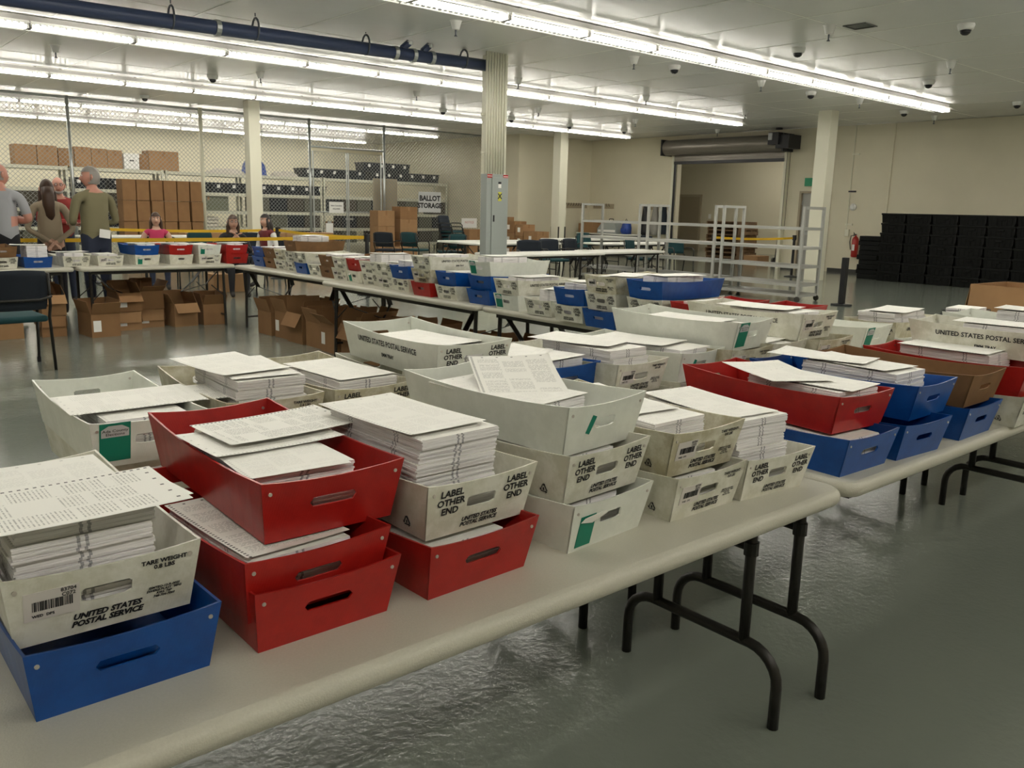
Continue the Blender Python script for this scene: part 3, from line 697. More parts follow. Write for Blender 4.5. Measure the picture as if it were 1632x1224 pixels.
GTOP=MB().add([(-.025,-.0012,.014),(.025,-.0012,.014),(.025,-.0012,.034),(.012,-.0012,.044),(-.012,-.0012,.044),(-.025,-.0012,.034)],[(0,1,2,3,4,5)]).mesh('sticker_title',[M['sticker']])
CURL=MB().add([(-.028,-.002,.034),(.012,-.004,.026),(.052,-.012,.052),(.046,-.012,.064),(-.018,-.004,.047),(-.028,-.003,.034),(.012,-.005,.026),(.052,-.013,.052),(.046,-.013,.064),(-.018,-.005,.047)],[(0,4,3,2,1),(5,6,7,8,9),(0,1,6,5),(1,2,7,6),(2,3,8,7),(3,4,9,8),(4,0,5,9)]).mesh('peeled_flap',[M['whitepaper']])
TRI=None
def recyc():
    global TRI
    if TRI is None:
        g=MB(); P3=[Vector((.0135*math.cos(R(90+120*k)),0,.0135*math.sin(R(90+120*k)))) for k in range(3)]
        for k in range(3):
            a,b=P3[k],P3[(k+1)%3]; d=b-a; g.bar(a+d*.14,b-d*.10,.0026,.0008)
            n_=Vector((-d.z,0,d.x)).normalized(); e_=b-d*.06; g.add([e_+Vector((0,-.0005,0)),b-d*.26+n_*.004+Vector((0,-.0005,0)),b-d*.26-n_*.004+Vector((0,-.0005,0))],[(0,1,2),(2,1,0)])
        g.add([v_ for v_ in [(-.002,-.0005,-.004),(.002,-.0005,-.004),(.002,-.0005,.003),(-.002,-.0005,.003)]],[(0,1,2,3)])
        TRI=g.mesh('recycling_mark',[M['ink']])
    return TRI
def decal(t,kind,detail=True):
    if kind=='L':
        for u in (-.078,.088): lett(t,'LABEL\nOTHER\nEND',.0205,u,.074,.0,.0007)
        lett(t,'UNITED STATES\nPOSTAL SERVICE',.0125,.0,.022,.3,.0006)
    elif kind in ('B','F'):
        s=ob('label_sticker',STK,None,t,on_end(-.075,.066,.0006),(TILT,0,0))
        ob('barcode',barcode(),None,s,(.0,-.0012,.0)); ob('label_text',text_mesh('83704\nC072',.0085,0,.0002),['ink'],s,(.022,-.0016,.0155),(R(90),0,0))
        ob('label_text',text_mesh('WED  DPS',.0065,0,.0002),['ink'],s,(-.012,-.0016,-.0165),(R(90),0,0))
        lett(t,'TARE WEIGHT\n0.8 LBS',.0105,.083,.090,0,.0004)
        lett(t,'UNITED STATES\nPOSTAL SERVICE',.0135,-.0,.024,.3,.0007)
        lett(t,'SEMTEQ-12-R-0025\nDIVERSI-PLAST *MFG\nKIRK 74P\n748-704-7060',.0058,.083,.040,.25,.0002)
    elif kind[0]=='G':
        k=kind[1:]
        z=.046 if k=='p' else .064
        g=ob('green_sticker',GRN,None,t,on_end(-.05 if k=='s' else -.082,z,.0006),(TILT,0,0))
        if k=='t':
            g.scale=(1.25,1,1)
            ob('sticker_title',GTOP,None,g); ob('sticker_text',text_mesh('Ada County\nElections',.0095,0,.0001),['leg'],g,(0,-.0017,.026),(R(90),0,0))
        elif k=='p': ob('peeled_flap',CURL,None,g); g.scale=(.9,1,.78)
        elif k=='s': g.scale=(.25,1,.45); g.rotation_euler=(TILT,R(20),0)
NT=[0]; TRAYLAB={}
def tray(tid,col,x,y,z,rz,lab,dec='',sidet=0,rings=True,tri=0,grp=None):
    white=col in ('white','clean','dirty')
    t=empty('mail_tray',(x,y,z),rz,lab,'tray',grp or ('cardboard mail trays' if col=='brown' else 'plastic mail trays on the folding tables'))
    en=ENDR if white else ENDO
    ob('tray_floor',BOT,[col],t)
    ob('side_panel',SIDE[0],[col],t); ob('side_panel',SIDE[1],[col],t)
    ob('end_panel',en[0],[col],t); ob('end_panel',en[1],[col],t)
    if rings and col!='brown':
        for u in (-.122,.122):
            ob('rivet',RIV,None,t,on_end(u,.096,.0)); 
        for u in (-.122,.122): ob('rivet',RIV,None,t,(u,TL+TF*.096/TH-.0045,.096))
    if dec: decal(t,dec)
    if sidet:
        sidelett(t,'UNITED STATES POSTAL SERVICE',.0255,.285,.075,sidet); sidelett(t,'EMM TRAY',.0165,.285,.036,sidet)
    if tri:
        b=.006*(1-(2*.07/TL-1)**2)*.03/TH
        ob('recycling_mark',recyc(),None,t,(-(TB+(TR-TB)*.026/TH+.0014+b),.055,.026),(STILT,0,R(-90)))
    TRAYLAB[tid]=lab; return t
# paper
def SHORT(tid):
    w=TRAYLAB[tid].replace('mail tray','tray').replace('on top of its stack','at top').replace('in the middle of its stack','mid stack').split()
    return ' '.join(w[:12])
def bundle(seed):
    rnd=random.Random(seed); g=MB(); n=7
    for k in range(n):
        ox,oy=rnd.uniform(-.0022,.0022),rnd.uniform(-.003,.003); a,b=.108,.21; z0,z1=k/n,(k+1)/n
        x0,x1,y0,y1=-a+ox,a+ox,-b+oy,b+oy
        top=k==n-1
        g.add([(x0,y0,z0),(x1,y0,z0),(x1,y1,z0),(x0,y1,z0),(x0,y0,z1),(x1,y0,z1),(x1,y1,z1),(x0,y1,z1)],
          [(4,5,6,7)],0 if top else 1,[[(0,0),(1,0),(1,1),(0,1)]])
        g.add([(x0,y0,z0),(x1,y0,z0),(x1,y1,z0),(x0,y1,z0),(x0,y0,z1),(x1,y0,z1),(x1,y1,z1),(x0,y1,z1)],
          [(0,1,5,4),(1,2,6,5),(2,3,7,6),(3,0,4,7)],1,
          [[(0,z0+seed),(1,z0+seed),(1,z1+seed),(0,z1+seed)],[(0,z0+seed),(2,z0+seed),(2,z1+seed),(0,z1+seed)]]*2)
    return g.mesh('bundle',[M['printf'],M['edge']])
BUN=[bundle(i) for i in range(4)]
def sheet(c1,c2,cr):
    g=MB(); nx,ny=6,10; vs=[]; a,b=.108,.21
    for i in range(nx+1):
        for j in range(ny+1):
            u,v=i/nx,j/ny; z=c1*(2*u-1)**2+c2*(2*v-1)**2+cr*max(0,u-.55)*max(0,v-.55)*4
            vs.append((-a+2*a*u,-b+2*b*v,z))
    fs=[];uv=[]
    for i in range(nx):
        for j in range(ny):
            fs.append((i*(ny+1)+j,(i+1)*(ny+1)+j,(i+1)*(ny+1)+j+1,i*(ny+1)+j+1)); uv.append([(i/nx,j/ny),((i+1)/nx,j/ny),((i+1)/nx,(j+1)/ny),(i/nx,(j+1)/ny)])
    n=len(vs); g.add(vs,fs,0,uv); g.add([(x,y,z-.0006) for x,y,z in vs],[f[::-1] for f in fs],0,[q[::-1] for q in uv])
    return g.mesh('ballot_sheet',[M['print']],True)
SHT=[sheet(0,.001,0),sheet(.001,.003,0),sheet(.0,.002,.008),sheet(-.002,.0,.005)]
TOP={}
def stack(t,tid,u,v0,h,n=3,lab=None,rz=0,scl=(1,1),zb=.0055,name='ballot_stack'):
    """a pile of ballots lying in tray t (its own thing, placed at the tray's floor)"""
    m_=Matrix.Translation(t.location)@Matrix.Rotation(t.rotation_euler[2],4,'Z')
    loc=m_@Vector((u,v0+.168,zb)); TOP[tid]=zb+h; rr=t.rotation_euler[2]+rz
    u=max(-.02,min(.02,u)); scl=(.90*scl[0],.80*scl[1]); lab=lab or 'ballots stacked in '+SHORT(tid)
    rnd=random.Random(hash(tid)%1000 if False else sum(map(ord,tid)))
    if n==1:
        o=ob(name,BUN[rnd.randrange(4)],None,None,loc,(0,0,rr),(scl[0],scl[1],h)); tag(o,lab,'paper stack','stacks of ballots in the trays'); return o,loc,rr,h
    s=empty(name,loc,rr,lab,'paper stack','stacks of ballots in the trays')
    z=0; ws=[rnd.uniform(.7,1.3) for _ in range(n)]; q=sum(ws)
    for k in range(n):
        hh=h*ws[k]/q
        ob('bundle',BUN[(k+rnd.randrange(4))%4],None,s,(rnd.uniform(-.004,.004),rnd.uniform(-.006,.006),z),(0,0,R(rnd.uniform(-1.2,1.2))),(scl[0],scl[1],hh-.0006)); z+=hh
    return s,loc,rr,h
def loose(t,u,v,z,rz,lab,sh=0,rx=0,ry=0,mt=None,scl=(1,1,1)):
    scl=(.9*scl[0],.8*scl[1],1)
    m_=Matrix.Translation(t.location)@Matrix.Rotation(t.rotation_euler[2],4,'Z')
    o=ob('ballot_sheet',SHT[sh],[mt] if mt else None,None,m_@Vector((u,v,z)),(rx,ry,t.rotation_euler[2]+rz),scl)
    return tag(o,lab,'ballot','loose ballots lying on the stacks')
z1,z2,z3=.737,.842,.947
NEAR=[ # id colour x y z rot(deg) label decal sidetext tri
('C1a','blue',.335,1.262,z1,0,'blue mail tray nearest the camera at lower left, under a white tray','',0,0),
('C1b','white',.325,1.31,.830,-1,'white postal tray with ZIP barcode label, on the front blue tray at lower left','B',0,0),
('C2a','red',.662,1.250,z1,0,'bottom red mail tray of the three red ones at the front','',0,0),
('C2b','red',.650,1.262,.790,1.5,'middle red mail tray nested between two red trays at the front','',0,0),
('C2c','red',.712,1.318,.893,-1.5,'topmost red mail tray of the front red stack, with ballots hanging over','',0,0),
('C3a','red',.996,1.243,z1,2,'red mail tray on the table under a LABEL OTHER END tray','',0,0),
('C3b','white',1.012,1.272,z2,1,'white LABEL OTHER END tray on the single red tray, heaped with ballots','L',0,1),
('C4a','clean',1.365,1.247,z1,4,'clean white tray with peeling green sticker, bottom of the white stack of three','Gp',0,0),
('C4b','white',1.365,1.265,z2,3.5,'white LABEL OTHER END tray in the middle of the white stack of three','L',0,1),
('C4c','clean',1.392,1.302,.938,5,'big clean white tray on top of the white stack of three','Gs',0,0),
('C5a','white',1.698,1.226,z1,0,'white barcode tray on the table right of the white stack of three','B',0,1),
('C5b','dirty',1.706,1.250,.840,-1,'grimy white barcode tray stacked on another barcode tray','B',0,1),
('C6','white',1.968,1.203,z1,-5,'single white LABEL OTHER END tray at the right end of the near table','L',0,0),
('C7a','blue',2.377,1.158,z1,-2,'leftmost blue tray on the second table, under a red tray','',0,0),
('C7b','red',2.425,1.215,.843,-5,'red mail tray on the leftmost blue tray at right','',0,0),
('C8a','blue',2.68,1.135,z1,-4,'middle blue tray on the table at right, under another blue tray','',0,0),
('C8b','blue',2.790,1.168,z2,0,'upper blue tray heaped with ballots beside the red one at right','',0,0),
('C9a','blue',3.097,1.128,z1,0,'rightmost blue tray on the table, under a brown tray','',0,0),
('C9b','brown',3.140,1.145,z2,0,'empty brown cardboard tray on the rightmost blue tray','',0,0),
('C10a','white',3.461,1.085,z1,0,'white tray with recycling mark at the right edge, under a red tray','L',-1,1),
('C10b','red',3.473,1.093,z2,0,'red mail tray at the right edge holding a long pile of ballots','',0,0),
('C11a','white',3.80,1.12,z1,0,'white tray on the table off the right edge','',0,0),
('C11b','clean',3.80,1.12,z2,0,'clean white tray behind the red tray at the right edge','',0,0),
('C11c','white',3.70,1.02,.947,2,'white tray with UNITED STATES POSTAL lettering on its side at the right edge','',-1,0),
('C12a','white',4.10,1.08,z1,0,'lower white tray of the last pair at the right edge','',0,0),
('C12b','white',4.10,1.08,z2,0,'middle white tray of the last stack at the right edge','',0,0),
('C12c','clean',4.07,1.05,.947,-2,'white tray with a ballot pile in front of the brown box at right','',0,0),
('B1a','white',.685,2.16,z1,0,'lower white tray under the green-stickered tray at left','',0,0),
('B1','clean',.648,2.103,z2,-1,'clean white tray with green county sticker at left behind the red stack','Gt',0,0),
('B2a','white',.97,2.13,z1,0,'lower tray beneath the barcode tray of the back row','',0,0),
('B2','dirty',.985,2.13,z2,-3,'grimy white barcode tray in the back row, heaped with ballots','B',0,0),
('B3a','white',1.28,2.12,z1,0,'lower tray beneath the grimy label tray of the back row','',0,0),
('B3','dirty',1.293,2.125,z2,0,'grimy white LABEL OTHER END tray in the back row, left of the EMM tray','L',0,0),
('B4a','blue',1.60,2.06,z1,0,'lower tray beneath the EMM tray','',0,0),
('B4b','white',1.60,2.06,z2,0,'middle tray beneath the EMM tray','',0,0),
('B4','clean',1.603,2.055,.952,-3,'white tray lettered UNITED STATES POSTAL SERVICE EMM TRAY on its long side','L',-1,0),
('B5a','white',2.0,2.04,z1,0,'lower tray beneath the blue tray of the back row','',0,0),
('B5','blue',2.008,2.045,z2,0,'blue tray heaped with ballots in the back row beside the EMM tray','',0,0),
('B6a','white',2.27,1.93,z1,0,'white tray whose rim shows beneath the back row barcode tray','B',0,0),
('B6','white',2.27,1.952,z2,2,'white barcode tray in the middle of the back row, with a tall ballot pile','B',0,0),
('B7a','white',2.63,1.96,z1,0,'lower tray beneath the clean tray behind the red one','',0,0),
('B7','clean',2.65,1.983,z2,3,'clean white tray half hidden behind the red tray at right','Gs',0,0),
('B8b','dirty',2.90,1.93,z1,0,'lowest tray of the stack under the long clean tray','',0,0),
('B8a','dirty',2.88,1.92,z2,0,'grimy tray under the long clean tray with green sticker','B',0,0),
('B8','clean',2.924,1.946,.943,5,'long clean white tray with green sticker, highest in the back row centre','Gt',0,0),
('B9a','white',3.19,1.94,z1,0,'lower tray between the long clean tray and the VICE tray','',0,0),
('B9','white',3.165,1.935,z2,1,'low white tray with ballots between two taller trays in the back row','',0,0),
('B10b','white',3.45,1.93,z1,0,'lowest tray beneath the tray showing VICE','',0,0),
('B10a','dirty',3.44,1.88,z2,0,'grimy tray beneath the tray showing VICE','B',0,0),
('B10','white',3.411,1.946,.945,0,'white barcode tray showing the end of POSTAL SERVICE on its side','B',-1,0),
('B11a','white',4.02,1.97,z1,0,'lower tray beneath the small green-stickered tray at right','',0,0),
('B11','clean',4.015,1.975,z2,2,'clean white tray with small green sticker at right of the back row','Gt',0,0),
]
TR_={}
for (tid,col,x,y,z,rz,lab,dec,sd,tri) in NEAR:
    TR_[tid]=tray(tid,col,x,y,z,R(rz),lab,dec,sd,True,tri)
TR_['C4c'].scale=(1,.92,1)
TR_['B12a']=tray('B12a','white',4.30,2.12,z1,R(-90),'lower tray beneath the crosswise label tray at right','')
TR_['B12']=tray('B12','dirty',4.235,2.10,z2,R(-90),'grimy LABEL OTHER END tray set crosswise at right, with a tall ballot pile','L',1)
# stacks: tray, u, v0, height, bundles
for (tid,u,v,h,n) in [('C1b',-.02,.012,.170,6),('C2b',-.012,.03,.088,3),('C2c',-.02,.05,.100,4),('C3a',-.02,.02,.088,3),('C3b',-.02,.035,.185,7),('C4a',-.02,.03,.09,2),('C4b',-.02,.03,.085,2),('C4c',-.02,.11,.086,4),
  ('C5a',-.02,.02,.088,3),('C5b',-.018,.05,.116,5),('C6',-.02,.025,.200,8),('C7a',.005,.01,.092,3),('C7b',.012,.012,.112,4),('C8b',.0,.06,.13,4),('C10b',.015,.12,.128,4),('C11c',.0,.05,.112,2),('C12c',.02,.05,.138,3),
  ('B1',.014,.03,.098,4),('B2',.012,.04,.150,6),('B3',.005,.03,.120,4),('B4',.02,.06,.075,2),('B5',-.01,.02,.122,4),('B6',-.012,.03,.148,5),('B7',.012,.03,.112,3),('B8',.0,.08,.085,3),('B9',.0,.03,.092,3),('B10',.01,.05,.105,3),('B11',0,.05,.05,2),('B12',.0,.04,.145,4)]:
    stack(TR_[tid],tid,u,v,h,n)
# loose sheets
T=TR_
def lo(tid,u,v,dz,rz,lab,sh=0,rx=0,ry=0,mt='printf',scl=(1,1,1)): loose(TR_[tid],u,v,TOP[tid]+dz,R(rz),lab,sh,R(rx),R(ry),mt,scl)
lo('C1b',-.035,.085,.0045,-84,'pinkish lower ballot jutting right from the front left pile',0,0,-1,'print')
lo('C1b',-.065,.075,.008,-90,'long ballot across the front left pile, black marks on its right end',1,0,-1,'print',(1.12,1.15,1))
lo('C2b',-.014,.20,.004,2,'printed ballot with timing marks showing in the middle red tray',1,0,0,'print',(1.03,1,1))
lo('C2c',-.008,.285,.005,92,'pale ballot lying across the left of the top red tray',1,0,1,'printf',(1.08,.80,1))
lo('C2c',.045,.325,.014,-87,'printed ballot reaching toward the right side of the top red tray',1,1,-1,'print',(1.05,.86,1))
lo('C2c',-.03,.20,.003,-3,'ballot lying under the pale one in the top red tray',0,0,0,'printf')
lo('C3b',-.03,.225,.004,2,'top ballot slid off square on the heaped label tray',1,0,0,'printf')
lo('C4c',.035,.30,.028,-34,'ballot tilted up at the back of the big clean tray, text showing',2,13,0,'print',(1.12,.70,1))
lo('C4c',-.03,.27,.005,4,'top ballot on the pile in the big clean tray',1,1,0,'printf',(1.1,1,1))
lo('C5b',-.02,.30,.005,-6,'ballot on the pile in the grimy barcode tray',1,1,0,'printf')
lo('C6',-.025,.22,.004,-2,'top ballot on the tall pile at the end of the near table',1,1,0,'printf')
lo('C7b',-.01,.30,.010,-22,'ballot slanting over the red tray pile at right',2,0,1,'printf',(1.1,1,1))
lo('C7b',.015,.17,.005,8,'ballot askew at the front of the red tray pile at right',1,1,0,'printf')
lo('C8b',.0,.38,.008,12,'ballot lying askew on the upper blue tray pile',2,0,1,'printf')
lo('C8b',.01,.26,.004,-6,'second ballot on the upper blue tray pile',1,0,0,'printf')
lo('B1',.10,.23,.004,86,'ballot reaching from the green-stickered tray toward the next tray',0,0,-1,'print')
lo('B1',.02,.215,.010,90,'wide ballot laid across the green-stickered tray at left',0,0,-1,'printf',(1.12,1,1))
lo('B2',-.02,.27,.008,8,'ballot turned askew on top of the back row barcode tray',1,0,0,'printf',(1.08,1,1))
lo('B2',.015,.22,.004,-2,'top ballot squared on the back row barcode tray pile',0,0,0,'printf')
lo('B3',.0,.20,.004,3,'top ballot on the grimy label tray pile in the back row',0,0,0,'printf')
lo('B4',.02,.28,.005,10,'ballot lying inside the EMM tray',1,0,0,'printf')
lo('B5',-.09,.27,.008,30,'ballot hanging left from the blue back row tray',1,1,0,'printf',(1.1,1.1,1))
lo('B5',-.01,.17,.004,8,'top ballot of the blue back row tray',1,0,0,'printf')
lo('B6',-.02,.26,.006,14,'ballot askew on the tall middle back row pile',1,0,0,'printf',(1.1,1,1))
lo('B7',-.02,.28,.006,8,'ballot on the pile behind the red tray at right',1,0,0,'printf',(1.1,1,1))
lo('B8',.0,.28,.005,5,'ballot lying in the long clean tray',1,0,0,'printf')
lo('B9',.01,.22,.005,8,'ballot on the low tray beside the long clean tray',1,0,0,'printf')
lo('B10',-.01,.27,.006,8,'ballot on the pile in the VICE tray',1,0,0,'printf',(1.1,1,1))
lo('B12',.01,.22,.005,8,'ballot askew on the crosswise pile at right',1,0,0,'printf')
lo('C10b',.0,.30,.005,1,'ballot on the long pile in the red tray at the right edge',0,0,0,'printf')
lo('C11c',.01,.27,.005,4,'ballot on top of the postal-lettered tray at the right edge',0,0,0,'printf')
lo('C12c',.03,.24,.005,8,'ballot on the pile before the brown box at right',1,0,0,'printf')
# -------- the middle run: ends face the aisle at left
MID=[ # column y, x, [(colour, decal, level)...], stack height on top
(9.60,4.33,[('blue',''),('blue','')],.11),
(9.31,4.33,[('brown',''),('brown','')],.10),
(9.02,4.32,[('white','B'),('dirty','B')],.11),
(8.73+.29-.29+.0,4.31,[('white','L'),('white','L'),('brown','')],.16),
(8.43,4.28,[('blue',''),('white','L')],.10),
(8.13,4.27,[('white','L')],.10),
(7.84,4.27,[('brown',''),('brown','')],.12),
(7.54,4.25,[('white','B'),('white','B')],.11),
(7.24,4.24,[('white','Gp'),('red','')],.12),
(6.92,4.20,[('white','L'),('white','B')],.17),
(6.62,4.18,[('white','B'),('white','L')],.11),
(6.31,4.15,[('white','L'),('blue','')],.15),
(5.90,4.08,[('red',''),('dirty','B'),('white','L')],.12),
(5.58,4.10,[('white','L'),('blue','')],.11),
(5.18,4.13,[('blue',''),('blue',''),('clean','Gt')],.14),
(4.79,4.08,[('clean','Gt'),('white','L')],.12),
(4.42,4.04,[('white','L')],.17),
(4.07,4.00,[('white','L'),('blue','')],.14),
(3.74,3.965,[('blue',''),('white','L'),('dirty','B')],.10),
(3.37,3.95,[('white','B'),('white','L'),('blue','')],.13),
(3.05,3.98,[('white','B'),('red','')],.11),
(2.72,4.05,[('white','B'),('red','')],.0),
]
CW={'white':'white','dirty':'grimy white','clean':'clean white','red':'red','blue':'blue','brown':'brown cardboard'}
LV=['bottom','second','top']
rnd=random.Random(11)
for i,(y,x,lv,sh) in enumerate(MID):
    for k,(col,dec) in enumerate(lv):
        tid='M%d_%d'%(i,k); pos='on the table' if k==0 else ('atop its stack' if k==len(lv)-1 else 'mid stack')
        zz=.737+.109*k
        t=tray(tid,col,x+rnd.uniform(-.012,.012),y+rnd.uniform(-.008,.008),zz,R(-90+rnd.uniform(-1.5,1.5)),'%s tray %s, %s column from far end of middle run'%(CW[col],pos,ORD[i]),dec,1 if (col in('white','dirty') and dec!='') else 0,False,0,'mail trays in the middle run')
        last=k==len(lv)-1
        if not last: stack(t,tid,0,.05,.085,1)
        elif sh:
            o,loc,rr,h=stack(t,tid,rnd.uniform(-.015,.01),rnd.uniform(.04,.1),sh,2 if i>8 else 1)
            if i in (3,8,9,10,14,15,16,17,18,19): loose(t,rnd.uniform(-.03,.03),.24,TOP[tid]+.006,R(rnd.uniform(-25,25)),'loose ballot on the %s column of the middle run'%ORD[i],rnd.randrange(3),0,R(rnd.uniform(-1,1)),'printf')
# -------- the left run
LEFT=[(1.50,10.20,[('white','B')],.10),(1.80,10.20,[('white','L'),('brown','')],.07),(2.12,10.17,[('blue','')],.22),(2.50,10.2,[('white','L')],.14),(2.855,10.22,[('white','B')],.12),(3.26,10.24,[('white','Gp'),('blue','')],.12),(3.63,10.2,[('white',''),('red','')],.12),(3.955,10.16,[('white','B'),('clean','Gp')],.11),(4.285,10.15,[('red',''),('red','')],.12)]
for i,(x,y,lv,sh) in enumerate(LEFT):
    for k,(col,dec) in enumerate(lv):
        tid='L%d_%d'%(i,k)
        t=tray(tid,col,x,y,.737+.109*k,R(rnd.uniform(-1,1)),'%s mail tray %s, %s from the left on the left run of tables'%(CW[col],'upper' if k else 'on the table',ORD[i]),dec,0,False,0,'mail trays on the left run')
        if k==len(lv)-1:
            stack(t,tid,rnd.uniform(-.01,.01),.04,sh,2)
            if i in (2,3,5,6,8): loose(t,rnd.uniform(-.05,.05),.21,TOP[tid]+.006,R(rnd.uniform(75,105)),'loose ballot on the %s stack from the left of the left run'%ORD[i],rnd.randrange(2),0,0,'printf')
        else: stack(t,tid,0,.05,.085,1)
# ================================================================ open cartons on the floor
def open_carton(lab,x,y,rz,w,l,h,mt='card',fl=(80,75,95,70),z=0,lbl=False,grp='open cartons on the floor under the tables'):
    c=empty('open_carton',(x,y,z),rz,lab,'box',grp); t=.005; a,b=w/2,l/2
    g=MB(); g.box(-a,a,-b,b,0,t); g.box(-a,a,-b,-b+t,t,h); g.box(-a,a,b-t,b,t,h); g.box(-a,-a+t,-b+t,b-t,t,h); g.box(a-t,a,-b+t,b-t,t,h)
    ob('carton_body',g,[mt],c)
    fw=min(w,l)*.48
    for (px,py,rzz,ln,an) in ((0,-b,0,w,fl[0]),(0,b,180,w,fl[1]),(-a,0,-90,l,fl[2]),(a,0,90,l,fl[3])):
        # hinge at the rim; an = degrees the flap stands above horizontal-outwards
        o=ob('flap',MB().box(-ln/2+.004,ln/2-.004,-fw,0,0,.004).mesh('flap',[M[mt]]),None,c,(px,py,h+.0008),(0,0,0))
        o.rotation_euler=(R(-an),0,R(rzz)); o.rotation_mode='XYZ'
    if lbl: ob('shipping_label',MB().box(-a+.02,-a+.10,-b-.002,-b-.0004,h*.25,h*.25+.12),['whitepaper'],c)
    return c
OC=[(1.79,10.35,.26,.40,.16,'low open carton beside the chair legs under the left table',0,0),(2.22,10.3,.24,.38,.22,'lower carton of the pair beside the chair under the left table',0,0),(2.22,10.3,.24,.38,.22,'upper open carton of the pair beside the chair',.224,0),
(2.64,10.03,.30,.42,.25,'large open carton with white label, nearest in the left row',0,1),
(3.02,10.38,.26,.36,.21,'lower labelled carton of the second pair in the left row',0,1),(3.02,10.38,.26,.36,.21,'upper labelled carton of the second pair in the left row',.214,1),
(3.31,10.5,.27,.36,.21,'lower labelled carton of the third pair in the left row',0,1),(3.31,10.5,.27,.36,.21,'upper open carton of the third pair in the left row',.214,0),
(3.65,10.4,.28,.38,.27,'open carton with tall side flaps, fourth in the left row',0,0),(4.01,10.38,.28,.38,.25,'rightmost open carton in the left row',0,0)]
for i,(x,y,w_,l_,h_,lab,z,lb) in enumerate(OC):
    f_=((-70,-60,80,70) if (z==0 and i+1<len(OC) and OC[i+1][6]>0) else [(60,100,75,85),(30,85,100,60),(-50,95,60,110)][i%3])
    if f_[0]==-70: f_=(-85,-80,-85,-85)
    open_carton(lab,x,y,R([2,-3,1,4,-2][i%5]),w_,l_,h_,['card','card2'][i%2],f_,z,bool(lb))
rnd=random.Random(5)
for k in range(14):
    y=9.15-.37*k
    open_carton('open brown carton under the middle run, %s from the far end'%ORD[k],4.36+.03*(k%2),y,R(-90+rnd.uniform(-4,4)),.33,.40,.26+.03*(k%3),'card2',(rnd.choice((-60,40,70)),rnd.uniform(60,100),rnd.uniform(70,110),rnd.uniform(60,100)),0,k%3==1)
carton('closed brown carton standing alone on the floor beyond the left run',5.42,5.98,13.78,14.15,0.001,.30,'card')
# ================================================================ chairs
def chair(lab,x,y,rz,seat='teal',back='navy',z=0,arms=True,proto=[None]):
    key=(seat,back)
    c=empty('stacking_chair',(x,y,z),rz,lab,'chair','upholstered stacking chairs')
    if proto[0] is None: proto[0]={}
    if 'm' not in proto[0]:
        d={}
        d['seat']=MB().bev(-.235,.235,-.22,.23,.42,.475,.022).mesh('seat',[M['teal']],True)
        g=MB(); n=9; vs=[]
        for s_ in (0,1):
            for i in range(n):
                for j in range(7):
                    u=-1+2*i/(n-1); v=j/6; r_=1-.12*max(0,abs(v-.5)*2-.5)**2*2
                    vs.append((u*.235*r_,-.235-.05*v+.05*u*u+(0 if s_ else -.035),.53+.34*v-.015*u*u*(v>.9)))
        m_=n*7; fs=[]
        for i in range(n-1):
            for j in range(6):
                a=i*7+j; fs.append((a,a+7,a+8,a+1)); fs.append((m_+a,m_+a+1,m_+a+8,m_+a+7))
        for j in range(6): fs.append((j,j+1,m_+j+1,m_+j)); a=(n-1)*7+j; fs.append((a+1,a,m_+a,m_+a+1))
        for i in range(n-1): a=i*7; fs.append((a+7,a,m_+a,m_+a+7)); a=i*7+6; fs.append((a,a+7,m_+a+7,m_+a))
        d['back']=g.add(vs,fs).mesh('backrest',[M['navy']],True)
        for s_ in (-1,1):
            d['leg%d'%s_]=MB().tube([(s_*.25,.24,.0),(s_*.255,.20,.44)],.013,8).mesh('leg',[M['leg']],True)
            d['rleg%d'%s_]=MB().tube([(s_*.25,-.25,.0),(s_*.255,-.17,.46),(s_*.25,-.24,.56),(s_*.235,-.285,.84)],.013,8).mesh('leg',[M['leg']],True)
            d['arm%d'%s_]=MB().tube([(s_*.255,.20,.44),(s_*.262,.19,.62),(s_*.262,.12,.67),(s_*.262,-.12,.67),(s_*.25,-.27,.64)],.013,8).mesh('armrest',[M['leg']],True)
            d['ft%d'%s_]=MB().tube([(s_*.25,.24,0),(s_*.25,.24,.05)],.018,8).mesh('foot_cap',[M['black']])
        d['bar']=MB().tube([(-.25,-.27,.64),(-.15,-.315,.62),(.15,-.315,.62),(.25,-.27,.64)],.012,8).mesh('back_bar',[M['leg']],True)
        proto[0]['m']=d
    d=proto[0]['m']
    ob('seat',d['seat'],[seat],c); ob('backrest',d['back'],[back],c); ob('back_bar',d['bar'],None,c)
    for s_ in (-1,1):
        ob('leg',d['leg%d'%s_],None,c); ob('leg',d['rleg%d'%s_],None,c); ob('armrest',d['arm%d'%s_],None,c); ob('foot_cap',d['ft%d'%s_],None,c)
    return c
chair('dark-backed teal stacking chair at the left edge, nearest the camera',1.50,8.36,R(3))
CH=[(12.3,13.0,170,'teal chair with its seat showing under the near white table right of the column','teal','navy'),(11.3,12.6,150,'dark chair turned sideways just right of the electrical panel','navy','navy'),(13.1,13.1,190,'dark chair behind the near white table, next to the grey carts','navy','navy'),
(14.6,12.7,200,'teal chair seen through the grey carts','teal','teal'),(16.0,12.7,160,'teal chair beyond the grey carts, near the doorway','teal','teal'),(12.0,16.2,0,'teal chair behind the middle white table','teal','teal'),(13.3,16.3,10,'second teal chair behind the middle white table','teal','navy'),
(11.0,17.3,-60,'dark chair facing right, left of the middle column','navy','navy'),(11.7,17.2,-75,'teal chair next to the dark one, left of the middle column','teal','teal'),(15.4,15.0,180,'teal chair between the two far white tables','teal','teal'),(17.2,14.6,170,'dark chair at the far white table near the wall','navy','navy'),
(17.0,17.1,0,'teal chair behind the farthest white table','teal','teal'),(6.5,16.9,180,'empty teal chair between the two seated women','teal','teal'),(7.4,16.5,170,'empty dark chair behind the woman in the black top','navy','navy')]
